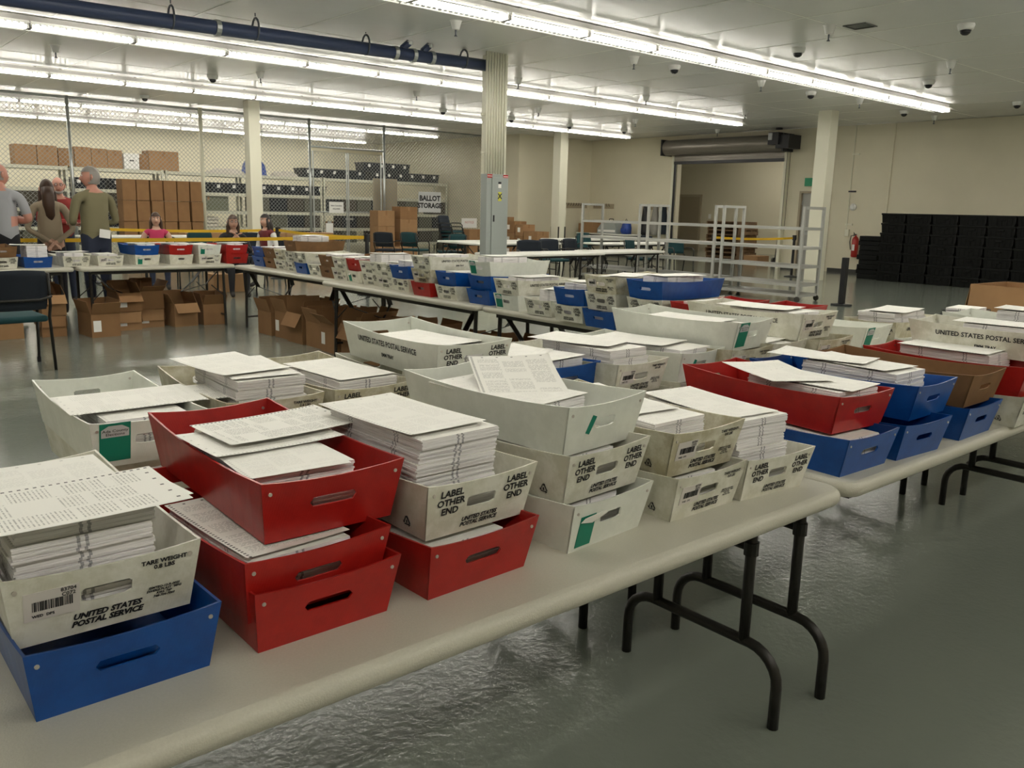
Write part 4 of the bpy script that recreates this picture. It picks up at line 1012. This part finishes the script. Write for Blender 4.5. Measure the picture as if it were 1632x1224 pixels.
for (x,y,a,l,s_,b_) in CH: chair(l,x,y,R(a),s_,b_)
for k in range(5): chair('dark stacking chair, %s up in the nested stack by the fence'%ORD[k],13.9-.02*k,18.6+.015*k,R(200),'teal','navy',.001+.095*k)
# background tables
table('white table just right of the electrical panel',10.13,11.02,2.44,kind='v',mat_='tablew')
table('white table behind the grey carts',12.32,11.2,1.80,kind='v',mat_='tablew')
table('white table left of the middle column, behind the chairs',12.45,14.55,2.44,kind='v',mat_='tablew')
table('white table in the second rank behind the middle column',12.5,15.4,2.44,kind='v',mat_='tablew')
table('white table near the far column',15.65,13.95,2.44,kind='v',mat_='tablew')
table('farthest white table near the far column',16.3,16.15,2.44,kind='v',mat_='tablew')
table('white table behind the seated women',5.9,18.7,2.44,kind='v',mat_='tablew')
table('white table in the second row right, off the right edge of the photo',8.35,2.26,2.44)
# carton on that table and a wire basket
open_carton('large open brown carton on the table at the right edge',7.66,2.62,R(-4),.62,.44,.22,'card',(-84,-82,-84,-80),.738,False,'cartons on the tables')
bk=empty('wire_basket',(6.72,2.62,.738),R(6),'small dark wire basket holding papers beside the brown carton at right','basket')
g=MB(); 
for z in (.0,.035,.07): g.tube([(-.17,-.12,z+.004),(.17,-.12,z+.004),(.17,.12,z+.004),(-.17,.12,z+.004),(-.17,-.12,z+.004)],.003,5)
for k in range(11):
    x=-.17+.034*k
    for y in (-.12,.12): g.tube([(x,y,.004),(x,y,.074)],.002,4)
ob('basket_wires',g,['black'],bk)
tag(ob('envelope_bundle',BUN[1],None,None,(6.72,2.62,.744),(0,0,R(96)),(.9,.72,.085)),'bundle of papers in the dark wire basket at right','paper stack')
# ================================================================ grey rack carts
def rack(x,y,lab):
    c=empty('rack_cart',(x,y,0),0,lab,'cart','grey rack carts standing in a row'); L,W,H=1.62,.62,1.62
    pm_=MB().box(-.022,.022,-.022,.022,.10,H).mesh('post',[M['cart']])
    for px in (0,W):
        for py in (0,L): ob('post',pm_,None,c,(px,py,0)); ob('caster',MB().tube([(px-.012,py,.05),(px+.012,py,.05)],.05,12),['rubber'],c)
    for py in (0,L): ob('end_bar',MB().box(.022,W-.022,py-.02,py+.02,H-.045,H),['cart'],c)
    for z in (1.27,.94,.62,.31,.13):
        g=MB(); g.box(-.018,.018,.022,L-.022,z-.045,z); g.box(W-.018,W+.018,.022,L-.022,z-.045,z); g.box(.0181,W-.0181,-.018,.018,z-.045,z); g.box(.0181,W-.0181,L-.018,L+.018,z-.045,z)
        s=ob('shelf_frame',g,['cart'],c)
        if z<1.2:
            for k in range(5): ob('shelf_slat',MB().box(.019+.119*k,.019+.105+.119*k,.02,L-.02,z-.012,z-.004),['cart'],s)
for k,(y,l) in enumerate(((7.98,'grey rack cart nearest the right column'),(9.78,'middle grey rack cart of the row of three'),(11.62,'grey rack cart farthest back, left of the row'))): rack(13.32,y,l)
bs=empty('black_stand',(13.62,7.32,0),0,'short black stand post beside the right end of the grey carts','stand')
ob('post',MB().bev(-.045,.045,-.045,.045,.03,.8,.008),['black'],bs); ob('base',MB().lathe([(.17,0),(.17,.02),(.06,.03)],18),['black'],bs)
# ================================================================ belt barriers
def stanchion(x,y,lab):
    s=empty('belt_stanchion',(x,y,0),0,lab,'stanchion','black belt stanchions')
    ob('base',MB().lathe([(.17,0),(.175,.015),(.05,.035),(.0,.036)],20),['black'],s); ob('post',MB().tube([(0,0,.03),(0,0,.9)],.032,12),['black'],s); ob('belt_head',MB().tube([(0,0,.88),(0,0,1.0)],.05,12),['black'],s)
stanchion(7.48,12.42,'black stanchion at the right end of the long yellow belt'); stanchion(7.62,16.0,'black stanchion behind the woman in the maroon vest'); stanchion(-.6,12.75,'black stanchion at the far left end of the long yellow belt')
stanchion(18.85,11.5,'black stanchion before the grey exit door'); stanchion(16.45,12.1,'black stanchion behind the grey carts'); stanchion(4.3,16.4,'black stanchion behind the pink-topped woman')
def belt(a,b,lab):
    g=MB(); a=Vector(a); b=Vector(b); d=(b-a).normalized(); n=Vector((-d.y,d.x,0))*.0015; k=10
    vs=[]
    for i in range(k+1):
        t=i/k; p=a+(b-a)*t; p.z-=.03*4*t*(1-t)
        for q in (-1,1):
            for h in (-.025,.025): vs.append((p+n*q+Vector((0,0,h)))[:])
    fs=[]
    for i in range(k):
        o_=4*i; fs+=[(o_,o_+1,o_+5,o_+4),(o_+2,o_+6,o_+7,o_+3),(o_+1,o_+3,o_+7,o_+5),(o_,o_+4,o_+6,o_+2)]
    g.add(vs,fs); return tag(ob('barrier_belt',g,['yellow']),lab,'belt','yellow barrier belts')
belt((7.425,12.42,.945),(-.54,12.75,.945),'long yellow belt stretched behind the left run of tables'); belt((7.49,12.48,.945),(7.61,15.945,.945),'yellow belt running back from the stanchion toward the fence')
belt((7.565,16.0,.945),(4.355,16.4,.945),'yellow belt behind the seated women'); belt((18.795,11.512,.93),(16.505,12.09,.93),'yellow belt in front of the loading dock')
# ================================================================ black crates by the right wall
ck=empty('crate',(0,0,0),0,'','crate','black crates stacked along the right wall')
g=MB(); D,Wd,Hh=.42,.575,.222
g.add([(0,-Wd/2+.03,0),(D,-Wd/2+.03,0),(D,Wd/2-.03,0),(0,Wd/2-.03,0),(-.012,-Wd/2+.012,Hh-.03),(D+.012,-Wd/2+.012,Hh-.03),(D+.012,Wd/2-.012,Hh-.03),(-.012,Wd/2-.012,Hh-.03)],[(0,3,2,1),(4,5,6,7),(0,1,5,4),(1,2,6,5),(2,3,7,6),(3,0,4,7)])
g.bev(-.026,D+.026,-Wd/2,Wd/2,Hh-.04,Hh,.006)
for k in range(5): g.box(-.014,0,-.2+.1*k-.006,-.2+.1*k+.006,.02,Hh-.045)
ob('crate_body',g,['crate'],ck); ob('handle',MB().bev(-.034,-.014,-.07,.07,.11,.15,.006),['crate'],ck); ob('hinge_pin',MB().tube([(-.03,-Wd/2+.01,.05),(-.03,-Wd/2+.01,Hh-.05)],.006,6),['black'],ck)
i=0
for c_ in range(6):
    for r_ in range(7):
        o=ck if i==0 else dup(ck,(0,0,0)); i+=1
        o.location=(19.86+.012*((c_*3+r_)%3)+(.03 if r_<5 else 0)*0,9.60-.585*c_-(.06 if (r_==6 and c_==0) else 0)*0,.001+.2245*r_)
        o['label']='black crate, %s row up, %s column from left in the wall stack'%(ORD[r_],ORD[c_])
for k in range(9): tag(ob('folded_crate',MB().bev(-.2,.2,-.26,.26,0,.112,.012),['crate'],None,(20.35+.03*(k%2),10.25+.025*((k*2)%3),.001+.1135*k),(0,0,R(2*((k%3)-1)))),'flattened black crate, %s up in the pile by the extinguisher'%ORD[k],'crate','flattened black crates beside the wall stack')
fx_=empty('fire_extinguisher',(XW-.1,11.42,.42),0,'red fire extinguisher hung on the wall left of the black crates','extinguisher')
ob('cylinder',MB().lathe([(0,0),(.07,.01),(.085,.04),(.085,.46),(.06,.52),(.025,.55),(.025,.58)],16).mesh('cylinder',[M['redpaint']],40),None,fx_)
ob('valve_handle',MB().box(-.12,.02,-.015,.015,.59,.61).bar((-.02,0,.575),(-.13,0,.65),.02,.008),['black'],fx_); ob('hose',MB().tube([(.0,.02,.57),(-.04,.11,.56),(-.04,.13,.4),(-.03,.10,.2)],.012,8),['black'],fx_); ob('paper_label',MB().box(-.0875,-.0855,-.035,.035,.18,.34),['whitepaper'],fx_); ob('wall_bracket',MB().box(.086,.0985,-.03,.03,.3,.5),['black'],fx_)
# ================================================================ pallets and dock things
bd_=MB().box(-.6,.6,0,.09,0,.017).mesh('deck_board',[M['wood']]); pls=MB().box(-.02,.02,-.5,.5,.018,.117).mesh('stringer',[M['wood']])
for k in range(9):
    p_=empty('pallet',(23.2+.02*(k%2),16.35+.03*(k%3),.001+.137*k),R(90+(k%3-1)*2),'wooden pallet, %s up in the stack beyond the dock door'%ORD[k],'pallet','stacked wooden pallets')
    for q in range(7): ob('deck_board',bd_,None,p_,(0,-.5+.152*q,.118))
    for q in range(4): ob('deck_board',bd_,None,p_,(0,-.5+.303*q,0))
    for q in (-.58,0,.58): ob('stringer',pls,None,p_,(q,0,0))
lt=empty('hand_truck',(22.75,14.25,0),R(0),'dark tall hand truck frame leaning by the right side of the dock opening','hand truck')
ob('frame',MB().tube([(0,-.22,.08),(.14,-.22,1.55),(.14,.22,1.55),(0,.22,.08)],.022,8).tube([(.035,-.22,.4),(.035,.22,.4)],.015,8).tube([(.1,-.22,1.1),(.1,.22,1.1)],.015,8).tube([(.015,0,.2),(.13,0,1.5)],.015,8),['leg'],lt); ob('toe_plate',MB().box(-.2,0,-.24,.24,.002,.012),['leg'],lt); ob('wheel',MB().tube([(.03,-.31,.11),(.03,-.26,.11)],.11,14),['rubber'],lt); ob('wheel',MB().tube([(.03,.26,.11),(.03,.31,.11)],.11,14),['rubber'],lt)
for k in range(8): o=dup(fx,(24.2+2.4*(k//4),12.6+1.9*(k%4),ZC+.012),R(90),'unseen fixture added to brighten the loading dock, %s from right, %s rank'%(ORD[k%4],ORD[k//4]),'unseen fixtures added to brighten the loading dock')  # extra fixtures added out of view so the dock walls come out brighter
tag(ob('light_switch',MB().box(-.012,-.0005,-.06,.06,-.09,.09),['whitepaper'],None,(28.6,21.3,1.35)),'white switch plate beside the tan door in the dock','switch')
carton('low brown carton on the dock floor right of the pallets',22.5,23.1,14.9,15.4,.001,.24,'card',None,False)
# coat hooks and coats
def hooks(lab,a,b,wall):
    h=empty('coat_rail',((a[0]+b[0])/2,(a[1]+b[1])/2,1.62),0,lab,'coat rack'); d=Vector((b[0]-a[0],b[1]-a[1],0)); L=d.length; d.normalize(); n=Vector((-1,0,0)) if wall=='x' else Vector((0,-1,0))
    g=MB(); g.bar(d*(-L/2)+n*.012,d*(L/2)+n*.012,.02,.16); ob('board',g,['rubber' if 0 else 'frametan'],h)
    for k in range(int(L/.12)): p_=d*(-L/2+.06+.12*k)+n*.024; ob('hook',MB().tube([p_,p_+n*.05+Vector((0,0,.02)),p_+n*.06+Vector((0,0,.09))],.008,5),['leg'],h)
hooks('coat hook rail on the wall left of the cart tops',(XW,21.1),(XW,20.15),'x'); hooks('coat hook rail on the jog wall by the far column',(20.0,YJ),(21.6,YJ),'y'); hooks('coat hook rail holding coats left of the shutter',(XW,18.8),(XW,17.65),'x')
def coat(lab,y,w_,h_,mt,seed):
    rnd=random.Random(seed); g=MB(); n=10; pr_=[]; vs=[]
    for j in range(7):
        t=j/6; hw=w_*(.25+.75*min(1,t*1.6))/2*(1+.1*rnd.uniform(-1,1)); dp=.09+.05*t
        for k in range(n):
            a=2*math.pi*k/n; f_=1+.16*math.sin(3*a+seed+j*.2); vs.append((-.14+dp*math.cos(a)*f_*.9,hw*math.sin(a)*f_,-h_*t))
    fs=[(j*n+k,j*n+(k+1)%n,(j+1)*n+(k+1)%n,(j+1)*n+k) for j in range(6) for k in range(n)]+[tuple(range(n))[::-1],tuple(6*n+k for k in range(n))]
    g.add(vs,fs); tag(ob('coat',g.mesh('coat',[M[mt]],True),None,None,(XW-.02,y,1.66)),lab,'coat','coats on the hooks')
coat('black coat hanging left on the hooks beside the shutter',18.62,.30,.95,'black',1); coat('grey coat hanging in the middle of the hooks beside the shutter',18.2,.36,.92,'cloth',2); coat('dark coat hanging right on the hooks beside the shutter',17.85,.30,.88,'navy',4)
# wall table with cartons and bags near the far column
table('table against the right wall carrying cartons and bags',21.25,19.85,2.44,rz=R(90),kind='v',mat_='tablew')
carton('brown carton on the wall table, left of the grey case',20.95,21.5,20.35,20.85,.738,.42,'card'); carton('small dark carton on the left end of the wall table',21.0,21.4,20.86,21.06,.738,.30,'card2')
cs=empty('equipment_case',(21.2,19.75,.738),0,'grey arched equipment case on the wall table','case')
ob('case_body',MB().add([(-.2,-.42,0),(.2,-.42,0),(.2,.42,0),(-.2,.42,0),(-.2,-.42,.14),(.2,-.42,.14),(.2,.42,.14),(-.2,.42,.14),(-.14,-.30,.42),(.14,-.30,.42),(.14,.22,.42),(-.14,.22,.42)],[(0,3,2,1),(0,1,5,4),(1,2,6,5),(2,3,7,6),(3,0,4,7),(4,5,9,8),(5,6,10,9),(6,7,11,10),(7,4,8,11),(8,9,10,11)]),['panelgrey'],cs); ob('case_strap',MB().box(-.206,-.2005,-.38,.38,.05,.12),['whitepaper'],cs); ob('case_handle',MB().tube([(0,-.12,.42),(0,-.1,.47),(0,.06,.47),(0,.08,.42)],.015,8),['black'],cs)
bg_=empty('backpack',(21.2,19.05,.738),0,'dark blue backpack on the wall table','bag'); ob('bag_body',MB().lathe([(.0,0),(.16,.01),(.17,.2),(.13,.38),(.0,.44)],14).mesh('bag_body',[M['tarp']],True),None,bg_); ob('pocket',MB().bev(-.2,-.12,-.09,.09,.05,.2,.03),['tarp'],bg_); ob('strap',MB().tube([(-.02,-.05,.42),(-.02,0,.49),(-.02,.05,.42)],.01,6),['black'],bg_)
# cartons by the far column, by the fence and the tower
k=0
for (y0,y1,n_,h_) in ((19.35,19.95,2,.40),(20.0,20.35,3,.33),(20.4,20.95,3,.36),(21.0,21.28,3,.40)):
    for q in range(n_): carton('labelled brown carton by the far column, %s pile from right, %s up'%(ORD[k],ORD[q]),17.55,18.05,y0,y1,.001+(h_+.002)*q,h_,'card' if (q+k)%2 else 'card2','labelled cartons by the far column',True); ob('shipping_label',MB().box(-.252,-.2505,-.05,.07,h_*.3,h_*.3+.14),['whitepaper'],bpy.data.objects[C.objects[-1].parent.name]) if True else None
    k+=1
for q in range(3): carton('brown carton, %s up, left pile of the tower by the storage sign'%ORD[q],13.2,13.76,21.3,21.75,.001+.442*q,.44,'card','tower of brown cartons by the storage sign')
for q in range(4): carton('brown carton, %s up, right pile of the tower by the storage sign'%ORD[q],13.95,14.55,21.3,21.75,.001+.362*q,.36,'card2' if q%2 else 'card','tower of brown cartons by the storage sign')
carton('low brown carton in front of the carton tower',13.3,13.8,20.7,21.1,.001,.32,'card')
for q,(x0,x1,h_) in enumerate(((15.9,16.5,.62),(16.55,17.3,.80),(17.0,17.5,.55))): carton('brown carton standing %s from the left below the pink notice'%ORD[q],x0+.02*q,x1-.05+.02*q if q<2 else 17.95,21.4 if q<2 else 20.9,21.8 if q<2 else 21.25,.001,h_,'card')
for q,(x0,x1,l_) in enumerate(((8.9,9.6,'wide brown carton behind the maroon-vested woman'),(9.75,10.5,'brown carton right of the stanchion near the cage gate'),(6.9,7.75,'brown carton on the floor behind the black-topped woman'))): carton(l_,x0,x1,19.0,19.5,.001,.78,'card')
# ================================================================ people
M['skin']=mat('skin',(.56,.33,.24),.5); M['skin2']=mat('ruddy_skin',(.58,.28,.21),.5)
for n,c in dict(shirt_grey=(.36,.37,.39),shirt_olive=(.20,.18,.10),knit_tan=(.32,.26,.18),knit_red=(.26,.022,.018),top_pink=(.50,.035,.11),top_black=(.013,.012,.014),vest_maroon=(.13,.016,.018),sleeve_white=(.72,.71,.68),trousers_dark=(.012,.012,.016),jeans=(.022,.03,.06),shoe=(.02,.017,.015),hair_grey=(.28,.26,.24),hair_brown=(.055,.026,.014),hair_dark=(.022,.015,.012),lip=(.30,.09,.07),eyewhite=(.75,.74,.7)).items(): M[n]=mat(n,c,.8 if 'hair' not in n else .5)
def skin_mesh(V,E,mats,seg,hem):
    me=bpy.data.meshes.new('body'); me.from_pydata([v[0] for v in V],E,[]); o=bpy.data.objects.new('tmp',me); C.objects.link(o)
    md=o.modifiers.new('s','SKIN'); md.use_smooth_shade=True
    for i,v in enumerate(V):
        s=me.skin_vertices[0].data[i]; r=v[1]; s.radius=r if isinstance(r,tuple) else (r,r); s.use_root=(i==0)
    sb=o.modifiers.new('u','SUBSURF'); sb.levels=1; sb.render_levels=1
    bpy.context.view_layer.update(); dg=bpy.context.evaluated_depsgraph_get()
    m2=bpy.data.meshes.new_from_object(o.evaluated_get(dg)); bpy.data.objects.remove(o)
    m2.materials.clear()
    for k in mats: m2.materials.append(M[k])
    P=[(Vector(V[a][0]),Vector(V[b][0]),mi) for (a,b),mi in zip(E,seg)]
    for f in m2.polygons:
        c=f.center; best=1e9; bi=0
        for a,b,mi in P:
            ab=b-a; t=max(0,min(1,(c-a).dot(ab)/max(1e-9,ab.length_squared))); d=(c-a-ab*t).length
            if d<best: best=d; bi=mi
        if bi in (0,1): bi=0 if c.z>hem and c.y<.2 else 1
        f.material_index=bi; f.use_smooth=True
    return m2
def person(lab,x,y,rz,h,z0=0,top='shirt_grey',legs='jeans',sleeve='long',armskin=None,arms=None,sit=False,lean=0,head_rz=0,hair='short',haircol='hair_grey',glasses=False,beard=False,female=False,skinm='skin',sleevemat=None,head_tilt=0):
    k=h/1.75; W=.175 if female else .20
    V=[];E=[];seg=[]; mats=[top,legs,skinm,'shoe',sleevemat or top]
    def v(p,r): V.append((Vector(p)*k,tuple(q*k for q in r) if isinstance(r,tuple) else r*k)); return len(V)-1
    def e(a,b,mi): E.append((a,b)); seg.append(mi); return b
    hz=.93 if not sit else .50
    pel=v((0,0,hz),(.155,.115)); wa=v((0,.0+lean*.25,hz+.17),(.15,.105) if female else (.165,.12)); ch=v((0,.01+lean*.6,hz+.36),(.16,.115) if female else (.185,.125)); sh=v((0,lean,hz+.50),(.11,.08)); nk=v((0,.01+lean*1.15,hz+.57),.055); hd=v((0,.025+lean*1.25,hz+.645),.06)
    e(pel,wa,0);e(wa,ch,0);e(ch,sh,0);e(sh,nk,2);e(nk,hd,2)
    for s in (-1,1):
        hip=v((s*.09,0,hz-.05),.095 if not female else .1); e(pel,hip,1)
        if not sit: kn=v((s*.10,.02,.50),.062); an=v((s*.105,-.02,.09),.042); to=v((s*.12,.13,.045),.036)
        else: kn=v((s*.12,.42,.50),.07); an=v((s*.12,.40,.09),.042); to=v((s*.13,.54,.045),.036)
        e(hip,kn,1);e(kn,an,1);e(an,to,3)
        sho=v((s*W,lean,hz+.475),.06); e(sh,sho,0)
        A=arms[0 if s<0 else 1]; el=v((A[0][0],A[0][1]+lean,A[0][2]+hz),.045 if not female else .04)
        wr=v((A[1][0],A[1][1]+lean,A[1][2]+hz),.028); sm=4 if sleeve!='none' else 2
        if sleeve=='short':
            a_=Vector(V[sho][0])/k; b_=Vector(V[el][0])/k; mid=v(a_.lerp(b_,.72),.056); e(sho,mid,4); e(mid,el,2); e(el,wr,2)
        else: e(sho,el,sm); e(el,wr,sm)
        # hand: palm, four fingers, thumb
        wp=Vector(V[wr][0])/k; d=(wp-Vector(V[el][0])/k).normalized(); sd=d.cross(Vector((0,0,1))); sd=sd.normalized() if sd.length>.1 else Vector((1,0,0)); nn=sd.cross(d)
        pm_=v(wp+d*.06,(.036,.018)); e(wr,pm_,2)
        for q,(off,ln) in enumerate(((-.027,.062),(-.009,.072),(.009,.068),(.026,.054))):
            f1=v(wp+d*.095+sd*off,.0095); f2=v(wp+d*(.095+ln*.5)+sd*off*1.1-nn*.008,.0088); f3=v(wp+d*(.095+ln)+sd*off*1.1-nn*.03,.0078); e(pm_,f1,2);e(f1,f2,2);e(f2,f3,2)
        t1=v(wp+d*.045+sd*.042*s-nn*.01,.011); t2=v(wp+d*.085+sd*.06*s-nn*.02,.0095); e(pm_,t1,2); e(t1,t2,2)
    me=skin_mesh(V,E,mats,seg,(hz+.045)*k)
    P=empty('person',(x,y,z0),rz,lab,'person')
    body=ob('body',me,None,P)
    hc=Vector((0,.03+lean*1.3,hz+.70))*k; hm=Matrix.Translation(hc)@Matrix.Rotation(head_rz,4,'Z')@Matrix.Rotation(head_tilt,4,'X')
    bm=bmesh.new(); bmesh.ops.create_uvsphere(bm,u_segments=24,v_segments=16,radius=1)
    for q in bm.verts:
        p=q.co; xx,yy,zz=p.x*.076,p.y*.096,p.z*.118
        if zz<0: xx*=1-.28*(-zz/.118)**1.4; yy*=1-.12*(-zz/.118); 
        if zz<-.02 and yy>0: yy+=.008
        if yy>.07 and abs(xx)<.02 and -.03<zz<.012: yy+=.022*(1-abs(xx)/.02)*(1-(zz+.03)/.06)
        if yy>.05 and .008<zz<.03 and .012<abs(xx)<.045: yy-=.006
        q.co=Vector((xx,yy,zz))*k
    hme=bpy.data.meshes.new('head'); bm.to_mesh(hme); bm.free(); hme.materials.append(M[skinm]); hme.polygons.foreach_set('use_smooth',[True]*len(hme.polygons))
    hd_=ob('head',hme,None,body); hd_.matrix_local=hm
    def hp(name,g,mt): return ob(name,g.mesh(name,[M[mt]],True) if isinstance(g,MB) else g,None,hd_)
    for s in (-1,1):
        g=MB(); g.tube([(s*.074*k,-.008*k,-.03*k),(s*.086*k,-.018*k,.0),(s*.082*k,-.014*k,.03*k)],[.008*k,.014*k,.01*k],8); hp('ear',g,skinm)
        g=MB(); g.lathe([(0,-.006*k),(.011*k,0),(0,.006*k)],10); o=hp('eye',g,'eyewhite'); o.location=(s*.031*k,.083*k,.016*k); o.rotation_euler=(R(90),0,0); 
        g=MB(); g.lathe([(0,-.003*k),(.0055*k,0),(0,.003*k)],8); o=hp('iris',g,'hair_dark'); o.location=(s*.031*k,.0885*k,.016*k); o.rotation_euler=(R(90),0,0)
        g=MB(); g.tube([(s*.014*k,.093*k,.034*k),(s*.03*k,.093*k,.039*k),(s*.046*k,.082*k,.035*k)],.0035*k,6); hp('eyebrow',g,haircol)
        if glasses: g=MB(); g.tube([(s*(.031+.021*math.cos(a))*k,.099*k,(.016+.015*math.sin(a))*k) for a in [2*math.pi*q/12 for q in range(13)]],.0022*k,5); g.tube([(s*.052*k,.098*k,.018*k),(s*.08*k,.0,.022*k)],.002*k,5); hp('glasses_rim',g,'black')
    hp('mouth',MB().tube([(-.022*k,.084*k,-.052*k),(0,.093*k,-.05*k),(.022*k,.084*k,-.052*k)],[.003*k,.006*k,.003*k],6),'lip')
    # hair
    if hair:
        g=MB(); n=24; m_=14; vs=[]; ok={}
        for j in range(m_+1):
            th=math.pi*.82*j/m_
            for i in range(n):
                a=2*math.pi*i/n; r_=1.07 if hair!='long' else 1.13
                p=Vector((.076*r_*math.sin(th)*math.sin(a),.096*r_*math.sin(th)*math.cos(a),.118*r_*math.cos(th)))*k; vs.append(p)
        def keep(p):
            yy,zz=p.y/k,p.z/k
            if hair=='bald': return yy<.012 and -.065<zz<.030
            front=.048 if zz>.0 else .02
            if hair=='long': return (zz>.055 or yy<.03) 
            return (zz>.062 or (yy<.012 and zz>-.07))
        fs=[]
        for j in range(m_):
            for i in range(n):
                f_=(j*n+i,j*n+(i+1)%n,(j+1)*n+(i+1)%n,(j+1)*n+i); c=sum((vs[q] for q in f_),Vector())/4
                if keep(c): fs.append(f_)
        used=sorted({q for f_ in fs for q in f_}); mp={q:i for i,q in enumerate(used)}
        g.add([vs[q] for q in used],[tuple(mp[q] for q in f_) for f_ in fs]); hp('hair',g,haircol)
        if hair=='long':
            g=MB(); g.tube([(0,-.055*k,.02*k),(0,-.085*k,-.08*k),(0,-.10*k,-.2*k),(.01*k,-.105*k,-.33*k),(.015*k,-.10*k,-.40*k)],[.07*k,.075*k,.07*k,.055*k,.015*k],12); o=hp('long_hair',g,haircol)
            for s in (-1,1): hp('hair_lock',MB().tube([(s*.06*k,.02*k,.04*k),(s*.082*k,.005*k,-.05*k),(s*.085*k,-.01*k,-.17*k),(s*.075*k,0,-.25*k)],[.02*k,.026*k,.024*k,.006*k],8),haircol)
    if beard: hp('beard',MB().tube([(-.055*k,.05*k,-.06*k),(-.03*k,.08*k,-.085*k),(0,.088*k,-.09*k),(.03*k,.08*k,-.085*k),(.055*k,.05*k,-.06*k)],[.012*k,.017*k,.02*k,.017*k,.012*k],8),haircol)
    return P
CROSS=(((-.27,.02,.22),(.06,.20,.24)),((.27,.02,.22),(-.06,.22,.21)))
FRONT=(((-.27,.0,.20),(-.10,.24,.19)),((.27,.0,.20),(.10,.24,.19)))
BACK=(((-.27,-.06,.2),(-.03,-.17,.05)),((.27,-.06,.2),(.05,-.185,.04)))
person('grey-haired man in light grey short-sleeved shirt, seen from behind at far left',2.02,11.28,R(-28),1.83,0,'shirt_grey','trousers_dark','short',None,CROSS,head_rz=R(-38),hair='bald',haircol='hair_grey',skinm='skin2')
person('woman with long brown hair in tan sweater, hands clasped behind her back',2.66,11.95,R(-8),1.68,0,'knit_tan','trousers_dark','long',None,BACK,hair='long',haircol='hair_brown',female=True)
person('bald man with glasses in a red sweater, arms crossed, facing the camera',3.05,13.1,R(172),1.74,0,'knit_red','jeans','long',None,CROSS,hair='bald',haircol='hair_grey',glasses=True,beard=True,skinm='skin2')
person('man in olive shirt and jeans seen from behind, head turned left',2.97,11.14,R(18),1.84,0,'shirt_olive','jeans','long',None,FRONT,head_rz=R(55),hair='short',haircol='hair_grey',skinm='skin2')
person('person in dark clothes cut off at the left edge behind the grey-shirted man',1.78,12.6,R(-20),1.76,0,'top_black','trousers_dark','long',None,FRONT,hair='short',haircol='hair_dark')
person('seated young woman in sleeveless pink top, arms crossed',4.95,15.0,R(165),1.70,-.02,'top_pink','jeans','none',None,CROSS,sit=True,hair='long',haircol='hair_brown',female=True)
person('seated woman with glasses in a black top, hands held to her chin',5.60,13.42,R(170),1.70,-.02,'top_black','trousers_dark','long',None,(((-.26,.14,.22),(-.04,.22,.46)),((.26,.14,.22),(.04,.23,.45))),sit=True,lean=.06,hair='long',haircol='hair_brown',glasses=True,female=True)
person('seated woman in maroon vest with white sleeves, facing left',6.80,14.73,R(105),1.70,-.02,'vest_maroon','trousers_dark','long',None,FRONT,sit=True,hair='long',haircol='hair_dark',female=True,sleevemat='sleeve_white')
chair('dark chair under the woman in the pink top',4.99,14.92,R(165),'navy','navy'); chair('dark chair under the woman in the black top',5.62,13.34,R(170),'navy','navy'); chair('dark chair under the woman in the maroon vest',6.74,14.71,R(105),'navy','navy')
tag(ob('folded_paper',MB().box(-.07,.07,-.004,.0,-.06,.04),['whitepaper'],None,(3.03,10.985,1.07),(0,R(8),R(18))),'white paper tucked at the back of the olive-shirted man','paper')
